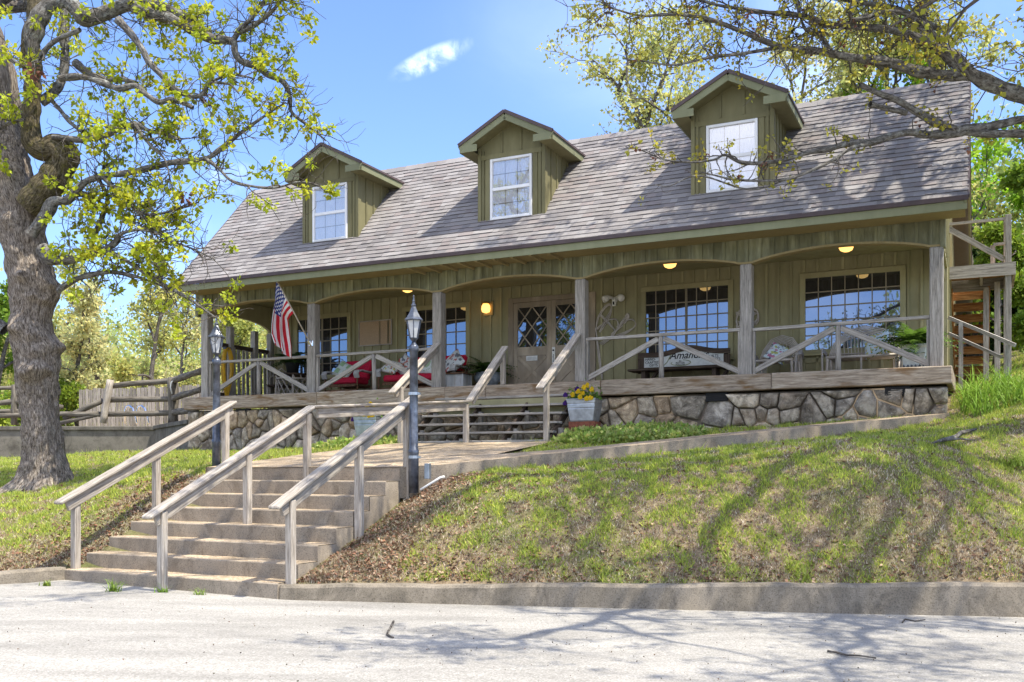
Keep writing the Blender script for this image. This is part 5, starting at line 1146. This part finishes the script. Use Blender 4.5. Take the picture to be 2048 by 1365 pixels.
for z0, P_ in ((6.8, [(5.5, 11.2, 8.3), (3.6, 9.8, 9.0), (1.6, 8.6, 9.3), (.2, 8.2, 9.2)]), (6.3, [(6.3, 10.4, 7.1), (5.0, 8.3, 7.5), (4.2, 6.6, 7.7), (3.2, 5.4, 7.8)]), (6.0, [(7.4, 10.5, 6.9), (7.0, 8.2, 7.3), (6.5, 6.2, 7.4), (5.6, 4.8, 7.3)]),
               (7.0, [(8.5, 10.8, 8.2), (8.7, 8.8, 9.0), (8.5, 6.8, 9.4)]), (8.0, [(6.0, 13.2, 9.9), (4.3, 13.5, 11.1), (2.7, 13.3, 11.7)]), (8.5, [(7.1, 14.6, 10.6), (6.3, 16.0, 12.0), (5.4, 17.2, 13.0)]), (9.0, [(8.6, 14.0, 11.2), (8.8, 15.4, 12.6)]),
               (11.5, [(7.2, 11.8, 13.6), (6.0, 11.2, 15.0)]), (10.0, [(6.4, 11.6, 11.8), (5.0, 10.6, 12.9), (3.6, 9.9, 13.4)]), (9.5, [(9.2, 11.6, 11.4), (10.2, 10.8, 12.8)]), (7.2, [(6.6, 11.0, 8.4), (5.6, 9.6, 9.6), (5.0, 8.8, 10.4)]), (6.8, [(8.6, 11.2, 7.8), (8.2, 9.6, 8.6), (7.4, 8.4, 9.0)]), (9.0, [(6.8, 11.8, 10.6), (5.4, 11.2, 11.6), (4.6, 11.9, 12.2)]), (8.8, [(6.6, 13.4, 10.4), (5.2, 14.2, 11.6), (3.8, 14.6, 12.6)]), (10, [(7.6, 13.6, 12), (6.6, 14.8, 13.4)]), (10.5, [(9, 13.8, 12.4), (9.6, 15, 13.6)]), (8.6, [(7, 13, 10), (6.2, 14.4, 10.6), (4.8, 15.2, 11.2)]), (8.3, [(5.6, 12.2, 9.3), (3.6, 11.6, 10.0), (1.8, 11.4, 10.3)])):
    Q, S = smooth([at(z0)]+P_, list(np.linspace(.15, .03, len(P_)+1)), 5); Q = [Vector(q)+Vector(rg.normal(0, .09, 3)) for q in Q]; t_ = Tubes(); t_.add(Q, S, 9); t_.build('limb', M['limb'], oak2); q = [np.array(tuple(v)) for v in Q]
    for k in range(3, len(q), 2):
        for _ in range(2):
            d = q[k]-q[k-1]; d = d/np.linalg.norm(d)+rg.normal(0, .65, 3); d[2] = abs(d[2])*.6+.05; q2, w2 = wander(q[k], d, rg.uniform(1.0, 2.4), S[k]*.6, .010, 6, rg, .28); tb.add(q2, w2, 6); twigs(q2, w2, tb, cl, 11, rg, .4, 1.2, per=4)
tb.build('branch', M['twig_bark'], oak2); leaves_at('leaves', cl_low, 6, .035, .055, (.40, .37, .05), M['leaf'], oak2, rg, .45, .05); leaves_at('leaves', cl, 7, .07, .085, (.38, .38, .05), M['leaf'], oak2, rg, .76)
# --- trees farther off
def gtree(name, lb, base, H, spread, seed, col, ls=.14, per=8, r0=.16, fork=.35, nl=7, ns=6, nt=5, grp=None, mat='twig_bark', dens=1.0, sp=.16, lean=(0, 0), drop=0.0, up0=.45):
    rg = np.random.default_rng(seed); r = thing(name, lb, 'tree', base, 0, grp); tb = Tubes(); cl = []
    q, w = wander((0, 0, -.3), (lean[0], lean[1], 1), H*.8, r0, r0*.25, 9, rg, .09); tb.add(q, w, 8); tt = Tubes(); Q, S = tb.V, None
    for i_ in range(nl):
        k = fork+(1-fork)*(i_/(nl-1)); p = np.array(q[0])+(np.array(q[-1])-np.array(q[0]))*0; kk = k*9; a = int(min(8, kk)); p = q[a]+(q[a+1]-q[a])*(kk-a); az = i_*2.4+rg.uniform(-.4, .4); el = up0+.7*(k-fork)/(1-fork)+rg.uniform(-.15, .2)
        Ln = spread*(1.15-.55*(k-fork)/(1-fork))*rg.uniform(.8, 1.15); q1, w1 = wander(p, (math.cos(az)*math.cos(el), math.sin(az)*math.cos(el), math.sin(el)), Ln, r0*.5*(1.1-k*.5), .02, 7, rg, .22, .03); tb.add(q1, w1, 5)
        for _ in range(ns):
            j = int(rg.integers(2, 8)); d = q1[j]-q1[j-1]; d = d/np.linalg.norm(d)+rg.normal(0, .6, 3); d[2] += .15; q2, w2 = wander(q1[j], d, Ln*rg.uniform(.25, .5), w1[j]*.6, .010, 5, rg, .3, .03); tb.add(q2, w2, 4)
            for _ in range(nt):
                m_ = int(rg.integers(1, 6)); d = q2[m_]-q2[m_-1]; d = d/np.linalg.norm(d)+rg.normal(0, .7, 3); q3, w3 = wander(q2[m_], d, Ln*rg.uniform(.10, .24), .011, .006, 3, rg, .3, .03); tb.add(q3, w3, 3)
                cl += [q3[1], q3[2], q3[3]]
            cl += [q2[-1], q2[-2]]
    cl += [q[-1]]
    tb.build('trunk', M[mat], r); leaves_at('crown', cl, max(1, int(per*dens*.72)), sp, ls, col, M['leaf'], r, rg, drop)
    return r
def gt(px, Y, ytop, lb, seed, col, spread_px, zbase=None, name='oak_tree', **k):
    X = (px-1024)/FPX*Y; zb = float(hgt(X, Y)) if zbase is None else zbase; top = CH+(HY-ytop)/FPX*Y
    return gtree(name, lb, (X, Y, zb), (top-zb), spread_px/FPX*Y, seed, col, **k)
YG = (.46, .48, .15); YG2 = (.55, .55, .25); BG = (.26, .46, .03); OL = (.38, .43, .12)
GB = 'spring oaks behind the house'; GL = 'spring trees on the left hillside'
gt(1400, 27, -110, 'tall pale yellow-green oak rising behind the right dormer', 31, YG, 300, 4.0, grp=GB, per=9, r0=.22, nl=11, ns=7, fork=.3, ls=.13)
gt(1205, 29, 170, 'small feathery yellow oak above the ridge right of the middle dormer', 32, YG2, 165, 4.0, grp=GB, per=8, r0=.13, nl=8, fork=.4, ls=.12)
gt(1640, 29, -130, 'yellow oak whose crown shows between the right dormer and the bright green trees', 33, YG, 230, 4.5, grp=GB, per=8, r0=.14, fork=.4, ls=.12)
gt(1765, 27, -60, 'airy yellow-green oak showing above the ridge left of the bright green trees', 45, YG, 270, 4.5, grp=GB, per=9, r0=.18, nl=11, ns=7, fork=.22, ls=.13)
gt(1570, 31, -20, 'slender pale oak just right of the right dormer peak', 46, YG2, 230, 4.5, grp=GB, per=8, r0=.15, nl=10, fork=.25, ls=.13)
gt(770, 36, 318, 'distant oak top just showing above the ridge beside the left dormer', 34, YG2, 60, 4.0, grp=GB, per=5, nl=5, fork=.5)
gt(1860, 26, -40, 'bright green tree behind the right end of the ridge', 35, BG, 200, 4.6, name='maple_tree', per=13, fork=.3, ls=.15, r0=.14)
gt(1955, 24, -160, 'dark trunked oak with yellow spring leaves behind the right roof corner', 36, (.33, .32, .05), 150, 4.4, grp=GB, per=6, r0=.26, nl=8, fork=.35, ls=.12)
gt(2050, 25, 90, 'dense bright green tree at the right edge above the outside stairs', 37, BG, 125, 4.6, name='maple_tree', per=16, fork=.15, nl=9, ls=.16, up0=.2)
gt(1990, 23, 390, 'leafy young tree with lime leaves behind the stair landing', 38, (.20, .30, .03), 85, 4.2, name='maple_tree', per=12, fork=.2, ls=.12, r0=.07)
gt(2130, 21, 250, 'green tree standing at the right edge beyond the outside stairs', 39, (.17, .28, .03), 120, 3.8, name='maple_tree', per=12, fork=.2, ls=.13, r0=.12)
gt(2010, 27, 480, 'dark green cedar on the slope behind the outside stairs', 40, (.045, .085, .02), 75, 4.6, name='cedar_tree', per=22, fork=.06, nl=12, ls=.13, r0=.09, up0=.05, nt=7)
gt(1930, 31, 420, 'dark cedar bush deeper in the shade behind the stair treads', 41, (.04, .075, .02), 70, 5.2, name='cedar_tree', per=20, fork=.06, nl=10, ls=.15, r0=.09, up0=.05)
LH = [(315, 33, 470, 'spreading oak with dark forked limbs behind the picket fence', 105, YG, 9), (165, 31, 520, 'slender leaning pale tree behind the left end of the picket fence', 70, YG2, 6), (240, 38, 520, 'hazy yellow oak between the slender tree and the forked oak', 80, YG2, 7), (415, 36, 500, 'yellow-green oak behind the left porch corner', 90, YG, 8),
      (500, 34, 560, 'olive green oak seen through the left porch opening', 75, OL, 9), (90, 36, 545, 'pale oak just right of the huge oak trunk', 80, OL, 7), (365, 47, 520, 'far yellow oak on the hillside behind the forked oak', 100, YG2, 7), (-10, 30, 500, 'bright green leafy tree left of the huge oak trunk', 80, (.17, .29, .03), 12), (20, 42, 430, 'tall pale tree far behind the huge oak trunk', 100, YG, 7), (570, 45, 560, 'distant oak behind the dark end of the porch', 80, YG, 7)]
for k, (x, Y, yt, lb, sp_, c_, per) in enumerate(LH): gt(x, Y, yt, lb, 60+k, c_, sp_, 2.2, grp=GL, per=per, r0=.13, fork=.22, ls=.13 if Y < 40 else .17, nl=8)
for k, (x, Y) in enumerate(((30, 27.5), (130, 29.5))): gt(x, Y, 690+40*k, ('lime green bushy sapling beside the huge oak trunk', 'yellow-green sapling at the end of the picket fence')[k], 90+k, (.22, .31, .035), 60, 2.0, name='sapling', per=9, r0=.04, fork=.1, ls=.11)
rg = np.random.default_rng(77)                                                     # woods closing the view
def woods(name, n, x0, x1, Y0, Y1, h0, h1, cols, ls):
    Y = rg.uniform(Y0, Y1, n*40); X = (rg.uniform(x0, x1, n*40)-1024)/FPX*Y; zb = hgt(X, Y); cn = rg.uniform(0, 1, n*40)
    tr = np.repeat(np.stack([X, Y, zb], 1)[:n], 40, 0); c_ = tr+rg.normal(0, 1, (n*40, 3))*np.array([1.5, 1.5, 0]); c_[:, 2] += (h0+(h1-h0)*rg.random(n).repeat(40))*rg.beta(1.6, 1.2, n*40)
    c_ = np.repeat(c_, 16, 0)+rg.normal(0, .42, (n*640, 3)); cc = np.repeat(np.array(cols)[rg.integers(0, len(cols), n)], 640, 0); o = leafcloud(name, c_, ls, cc, M['leaf'], None, rg); setp(o, kind='stuff'); return o
setp(woods('woods', 95, -250, 620, 48, 78, 5, 8, [YG2, OL, YG, (.38, .42, .16)], .26), 'far yellow-green spring woods on the left hillside', 'woods')
setp(woods('woods', 40, 1890, 2350, 33, 60, 6, 11, [(.16, .24, .03), (.10, .16, .03), OL], .24), 'green woods on the slope behind the outside stairs', 'woods')
for k, (x, y, H) in enumerate(((-7, -9, 9), (6, -12, 11), (-17, -16, 10))): gtree('oak_tree', ('oak across the road', 'tall oak across the road', 'wide oak across the road')[k]+' standing behind the viewer', (x, y, 0), H, 4, 120+k, YG, .16, 8, .2, up0=.3)
# ---------------------------------------------------------------- lawn
def inpoly(x, y, P):
    c = np.zeros(x.shape, bool); n_ = len(P)
    for i_ in range(n_):
        (xa, ya), (xb, yb) = P[i_], P[i_-1]; c ^= ((ya > y) != (yb > y)) & (x < (xb-xa)*(y-ya)/(yb-ya+1e-12)+xa)
    return c
def allowed(X, Y):
    s = (X-P0.x)*cy-(Y-P0.y)*sy; t = (X-P0.x)*sy+(Y-P0.y)*cy
    bad = inpoly(s, t, [(5.72, -8.6), (9.03, -8.6), (9.06, -6.05)]+CURB[1:]+INNER+[(9.25, -1.55), (5.95, -1.55), (5.72, -6.05)]) | ((s > -.45) & (s < 15.3) & (t > -.12)) | ((s < -.4) & (t > 2.4)) | ((Y > 24.9) & (X < -5))
    return ~bad, s, t
def litter(X, Y, s, t):
    a = np.exp(-((s-9.2)/.72)**2)*((t < -5.6) & (s > 9))*1.25+np.exp(-((s-5.55)/.7)**2)*((t < -6) & (s < 5.8))*1.2
    k = Y-np.interp(X, KX, KY); a += .38*np.exp(-(k/.55)**2)+.14*np.exp(-(((X+.4)/1.9)**2+((k-1.1)/1.0)**2)); return a
def green(X, Y, s, t):
    k = Y-np.interp(X, KX, KY); g_ = .70+.30*fbm(X, Y, 41, 4, 1.2)+.28*fbm(X, Y, 43, 3, 5)+.05*np.clip(k-1, 0, 4)*1.4+.40*(s < 5.5)*(t > -8.0)+.08*np.exp(-((X-3)/3)**2)
    return np.clip(g_-.85*litter(X, Y, s, t), 0.04, 1)
rg = np.random.default_rng(99)
def scatter(n, x0, x1, y0, y1, pw=1.0):
    Y = y0+(y1-y0)*rg.random(n)**pw; f = rg.uniform(-.60, .60, n); X = f*Y; k = (X > x0) & (X < x1) & (Y > np.interp(X, KX, KY)+.19); X, Y = X[k], Y[k]; ok, s, t = allowed(X, Y); return X[ok], Y[ok], s[ok], t[ok]
def blades(name, X, Y, h, w, col, lean=.45, base=None):
    n_ = len(X); z = (gridz(X, Y) if base is None else base)-.006; a = rg.uniform(0, 6.28, n_); b_ = rg.uniform(0, 6.28, n_); l_ = rg.uniform(0, lean, n_)*h
    dx, dy = np.cos(a)*w, np.sin(a)*w; V = np.stack([np.stack([X-dx, Y-dy, z], 1), np.stack([X+dx, Y+dy, z], 1), np.stack([X+np.cos(b_)*l_, Y+np.sin(b_)*l_, z+h], 1)], 1).reshape(-1, 3)
    return build_np(name, V, np.arange(n_*3).reshape(-1, 3), col, M['grass'])
X, Y, s, t = scatter(1000000, -14, 14, 9.7, 25, 1.2); G = green(X, Y, s, t); n_ = len(X); isg = rg.random(n_) < np.clip(G*1.05*(.55+.9*np.clip(.5+1.1*fbm(X, Y, 61, 3, 11), 0, 1)), 0, 1); keep = isg | (rg.random(n_) < .95); X, Y, s, t, G, isg = X[keep], Y[keep], s[keep], t[keep], G[keep], isg[keep]; n_ = len(X)
gc = np.array([[.38, .46, .07], [.23, .34, .045], [.54, .60, .10], [.46, .53, .13], [.64, .64, .09]])[rg.choice(5, n_, p=[.3, .25, .22, .15, .08])]; dc = np.array([[.62, .52, .37], [.40, .31, .21], [.17, .11, .065], [.72, .64, .50], [.27, .15, .09]])[rg.choice(5, n_, p=[.30, .24, .18, .16, .12])]
col = np.where(isg[:, None], gc, dc)*rg.uniform(.55, 1.3, (n_, 1)); cl_ = np.clip(.5+1.1*fbm(X, Y, 61, 3, 11), .05, 1.6); hh = np.where(isg, rg.uniform(.02, .062, n_)*(.4+.6*G)*(.45+.85*cl_), rg.uniform(.012, .055, n_)); tall = rg.random(n_) < .012; hh = np.where(tall & isg, hh*2.2, hh)
o = blades('lawn_grass', X, Y, hh, rg.uniform(.0035, .008, n_), col, 1.1); setp(o, 'patchy spring grass and dead thatch on the sloping lawn', 'grass', kind='stuff')
X, Y, s, t = scatter(300000, -14, 14, 9.7, 24, 1.2); Lt = litter(X, Y, s, t); k = rg.random(len(X)) < np.clip(.05+.95*Lt, 0, 1)*(.55+.45*np.clip(fbm(X, Y, 51, 3, 2)+.4, 0, 1)); X, Y = X[k], Y[k]
c_ = np.stack([X, Y, gridz(X, Y)+rg.uniform(.0, .03, len(X))], 1); lc = np.array([[.20, .105, .06], [.27, .16, .095], [.14, .075, .045], [.36, .25, .17], [.24, .12, .07]])[rg.integers(0, 5, len(X))]
d = rg.normal(0, 1, (len(X), 3)); d[:, 2] *= .35; d /= np.linalg.norm(d, axis=1)[:, None]; sd = np.cross(d, np.array([0, 0, 1.])+rg.normal(0, .35, d.shape)); sd /= np.linalg.norm(sd, axis=1)[:, None]; Lg = rg.uniform(.022, .06, len(X))[:, None]; up_ = np.array([0, 0, 1.])
V = np.stack([c_, c_+d*Lg*.5+sd*Lg*.34+up_*Lg*rg.uniform(.0, .3, (len(X), 1)), c_+d*Lg, c_+d*Lg*.5-sd*Lg*.34+up_*Lg*rg.uniform(0, .3, (len(X), 1))], 1).reshape(-1, 3)
o = build_np('dry_leaves', V, np.arange(len(V)).reshape(-1, 4), lc*rg.uniform(.75, 1.2, (len(X), 1)), M['dry']); setp(o, 'brown fallen oak leaves drifted beside the steps and along the kerb', 'leaf litter', kind='stuff')
# small debris on the road
n_ = 420; Y = rg.uniform(6.4, 10.1, n_); X = rg.uniform(-.58, .58, n_)*Y; k = Y < np.interp(X, KX, KY)-.05; X, Y = X[k], Y[k]; c_ = np.stack([X, Y, roadz(0)-.0165*np.clip(X, -9, 9)+.012], 1)
o = leafcloud('road_debris', c_, .016, (.13, .10, .07), M['dry'], None, rg, .4, 0, 1.6); setp(o, 'tiny leaf bits and buds scattered on the pale road', 'debris', kind='stuff')
# vinca beds, day lilies
def bed(lb, s0, s1, t0, t1, n, hmax, seed, flowers=0):
    rg = np.random.default_rng(seed); s = rg.uniform(s0, s1, n); t = rg.uniform(t0, t1, n); e = ((s-(s0+s1)/2)/((s1-s0)/2))**2+((t-(t0+t1)/2)/((t1-t0)/2))**2; k = e < 1-.25*rg.random(n); s, t, e = s[k], t[k], e[k]
    X = P0.x+s*cy+t*sy; Y = P0.y-s*sy+t*cy; zt = hmax*np.sqrt(np.clip(1.05-e, 0, 1))*(.8+.3*fbm(X, Y, seed, 3, 3)); z = hgt(X, Y)+zt*rg.uniform(.35, 1, len(s)); c_ = np.stack([X, Y, z], 1)
    cc = np.array([[.33, .42, .09], [.22, .32, .06], [.48, .52, .17]])[rg.integers(0, 3, len(s))]; o = leafcloud('ground_cover', c_, .075, cc, M['leaf'], None, rg, .25, .5, 1.6); setp(o, lb, 'ground cover', kind='stuff')
bed('bright periwinkle ground cover right of the porch steps below the flower tub', 9.25, 11.9, -2.5, -.75, 6500, .32, 5); bed('bright periwinkle ground cover left of the porch steps behind the right handrail', 3.9, 6.3, -2.0, -.35, 4200, .22, 6)
def arcs(name, c, n, L, w, colr, rg, par=None, kk=5, spread=.8):
    Vs, Fs, Cs = [], [], []; b_ = 0; u = np.linspace(0, 1, kk)
    for i_ in range(n):
        p = c[i_]; az = rg.uniform(0, 6.28); ln = L*rg.uniform(.6, 1.15); el = rg.uniform(.75, 1.45); r_ = ln*(u*math.cos(el)*spread+.35*u**2.2); zz = ln*(u*math.sin(el)-.45*u**2.6*rg.uniform(.3, 1.3)); sd = np.array([-math.sin(az), math.cos(az), 0]); q = np.array(colr)*rg.uniform(.65, 1.3)
        for k in range(kk):
            m_ = p+np.array([r_[k]*math.cos(az), r_[k]*math.sin(az), zz[k]]); wk = w*(1-.85*u[k]); Vs += [m_-sd*wk, m_+sd*wk]
        for k in range(kk-1): Fs.append([b_+2*k, b_+2*k+1, b_+2*k+3, b_+2*k+2]); Cs.append(q)
        b_ += 2*kk
    return build_np(name, Vs, Fs, Cs, M['grass'], par)
s = rg.uniform(15.45, 20.5, 2600); t = rg.uniform(-.35, 1.6, 2600)-.10*(s-15.4); X = P0.x+s*cy+t*sy; Y = P0.y-s*sy+t*cy
o = arcs('day_lilies', np.stack([X, Y, hgt(X, Y)-.02], 1), 2600, .62, .012, (.22, .36, .045), rg); setp(o, 'thick bed of arching day lily leaves right of the stone foundation', 'day lilies', kind='stuff')
def tuft(lb, x, y, L, n, col=(.20, .30, .04), z=None):
    Y = (CH-roadz((x-1024)/FPX*11))*FPX/(y-HY) if z is None else (CH-z)*FPX/(y-HY); X = (x-1024)/FPX*Y; zz = roadz(X) if z is None else z
    c_ = np.array([[0, 0, 0]]*n)+rg.normal(0, .03, (n, 3))*np.array([1, .4, 0]); r = thing('weed_tuft', lb, 'weed', (X, Y-.02, zz), 0, 'weeds at the foot of the steps'); arcs('blades', c_, n, L, .006, col, rg, r)
tuft('largest grass tuft growing at the foot of the bottom step left of the middle rail', 228, 1183, .24, 46); tuft('small leafy weed just right of the middle handrail foot', 325, 1185, .12, 26, (.16, .28, .03)); tuft('small weed at the bottom step midway to the kerb corner', 400, 1190, .12, 26, (.22, .32, .05)); tuft('low weed by the left kerb', 95, 1172, .10, 40, (.22, .30, .04))
r = thing('grass_clump', 'tall bright grass clump at the right edge of the lawn', 'grass clump', (6.3, 12.1, float(hgt(6.3, 12.1)))); arcs('blades', rg.normal(0, .12, (160, 3))*np.array([1, 1, 0]), 160, .30, .007, (.24, .33, .05), rg, r)
# ---------------------------------------------------------------- light, sky, camera
sd = (EE*.48-DD*.045+Vector((0, 0, .875))).normalized()
sun = bpy.data.lights.new('sun', 'SUN'); sun.energy = 3.7; sun.angle = math.radians(.53); sun.color = (1, .93, .80)
so = bpy.data.objects.new('sun', sun); COL.objects.link(so); so.rotation_euler = (-sd).to_track_quat('-Z', 'Y').to_euler(); so.location = (10, -5, 30)
w = bpy.data.worlds.new('World'); sc.world = w; w.use_nodes = True; nt = w.node_tree; bg = nt.nodes['Background']
sky = nt.nodes.new('ShaderNodeTexSky'); sky.sky_type = 'NISHITA'; sky.sun_disc = False; sky.sun_elevation = math.asin(sd.z); sky.sun_rotation = math.atan2(sd.x, sd.y); sky.air_density = 1.0; sky.dust_density = .6; sky.ozone_density = 1.6
def nd(t, **k):
    x = nt.nodes.new(t)
    for a, v in k.items(): setattr(x, a, v)
    return x
tc = nd('ShaderNodeTexCoord'); cur = sky.outputs[0]
def vm(op, a, b=None):
    x = nd('ShaderNodeVectorMath', operation=op)
    for i, v in enumerate((a, b)):
        if v is None: continue
        if hasattr(v, 'is_output'): nt.links.new(v, x.inputs[i])
        else: x.inputs[i].default_value = v
    return x
def mth(op, a, b):
    x = nd('ShaderNodeMath', operation=op)
    for i, v in enumerate((a, b)):
        if hasattr(v, 'is_output'): nt.links.new(v, x.inputs[i])
        else: x.inputs[i].default_value = v
    return x.outputs[0]
nrm = vm('NORMALIZE', tc.outputs['Generated']).outputs[0]
def cloud(px, py, hw, hh, tilt, amt, sc_, thr=.42):
    global cur
    c = Vector(((px-1024)/FPX, 1, (HY-py)/FPX)); n = c.normalized(); u = Vector((1, 0, math.tan(tilt))); u = (u-n*u.dot(n)).normalized(); v = n.cross(u)
    k = n.length/c.length; dv = vm('SUBTRACT', nrm, tuple(n)).outputs[0]
    a = mth('DIVIDE', vm('DOT_PRODUCT', dv, tuple(u)).outputs['Value'], hw/FPX*k); b = mth('DIVIDE', vm('DOT_PRODUCT', dv, tuple(v)).outputs['Value'], hh/FPX*k)
    r2 = mth('ADD', mth('MULTIPLY', a, a), mth('MULTIPLY', b, b)); m = nd('ShaderNodeMapRange', interpolation_type='SMOOTHSTEP'); m.inputs[1].default_value = 1.0; m.inputs[2].default_value = 0.0; nt.links.new(r2, m.inputs[0])
    no = nd('ShaderNodeTexNoise'); no.inputs['Scale'].default_value = sc_; no.inputs['Detail'].default_value = 7; no.inputs['Roughness'].default_value = .6; no.inputs['Distortion'].default_value = .5; nt.links.new(nrm, no.inputs['Vector'])
    m2 = nd('ShaderNodeMapRange', interpolation_type='SMOOTHSTEP'); m2.inputs[1].default_value = thr; m2.inputs[2].default_value = thr+.28; nt.links.new(no.outputs['Fac'], m2.inputs[0])
    f = mth('MULTIPLY', mth('MULTIPLY', m.outputs[0], m2.outputs[0]), amt); x = nd('ShaderNodeMix', data_type='RGBA'); nt.links.new(f, x.inputs[0]); nt.links.new(cur, x.inputs[6]); x.inputs[7].default_value = (8.5, 8.6, 9.2, 1); cur = x.outputs[2]
cloud(862, 120, 100, 26, .42, .75, 26, .36); cloud(455, 362, 80, 40, .15, .55, 9, .38); cloud(1655, 170, 110, 60, .1, .35, 8, .34); cloud(690, 268, 60, 14, .0, .25, 20); cloud(300, 500, 300, 90, 0, .25, 5); cloud(1500, 60, 700, 260, 0, .16, 3, .35)
def fill_bank(d, half, amt, sc_):
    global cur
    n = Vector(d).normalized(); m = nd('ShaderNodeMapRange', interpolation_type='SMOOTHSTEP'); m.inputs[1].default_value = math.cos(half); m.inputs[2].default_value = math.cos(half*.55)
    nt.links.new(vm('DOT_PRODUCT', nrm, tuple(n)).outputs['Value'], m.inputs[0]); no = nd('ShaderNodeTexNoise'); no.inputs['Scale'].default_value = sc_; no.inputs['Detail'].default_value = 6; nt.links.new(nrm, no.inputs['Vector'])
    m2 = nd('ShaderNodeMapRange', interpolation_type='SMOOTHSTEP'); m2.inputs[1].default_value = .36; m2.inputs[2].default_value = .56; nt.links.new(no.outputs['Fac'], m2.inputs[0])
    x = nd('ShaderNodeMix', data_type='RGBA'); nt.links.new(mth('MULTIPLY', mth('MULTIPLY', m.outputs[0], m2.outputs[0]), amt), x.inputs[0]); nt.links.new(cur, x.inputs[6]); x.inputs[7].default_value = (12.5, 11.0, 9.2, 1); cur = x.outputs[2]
fill_bank((-.35, -1, .85), .72, .85, 3.2)                      # unseen bright cloud added behind the viewer as fill for the porch
fill_bank((.1, -.15, 1), .85, .62, 2.6)                       # a second unseen one added overhead for stronger, more neutral fill
tint = nd('ShaderNodeMix', data_type='RGBA', blend_type='MULTIPLY'); tint.inputs[0].default_value = 1; nt.links.new(cur, tint.inputs[6]); tint.inputs[7].default_value = (.65, .735, .95, 1)
nt.links.new(tint.outputs[2], bg.inputs[0]); bg.inputs[1].default_value = .15
cam = bpy.data.cameras.new('camera'); co = bpy.data.objects.new('camera', cam); COL.objects.link(co); co.location = (0, 0, CH); co.rotation_euler = (math.pi/2, 0, 0)
cam.sensor_width = 36; cam.lens = 36*FPX/2048; cam.shift_y = (HY-682.5)/2048; cam.clip_end = 1000; cam.clip_start = .05; sc.camera = co
vs = sc.view_settings; vs.view_transform = 'Standard'; vs.look = 'None'; vs.exposure = 1.22; vs.gamma = 1
sc.cycles.max_bounces = 8; sc.cycles.transparent_max_bounces = 12; sc.cycles.use_denoising = True
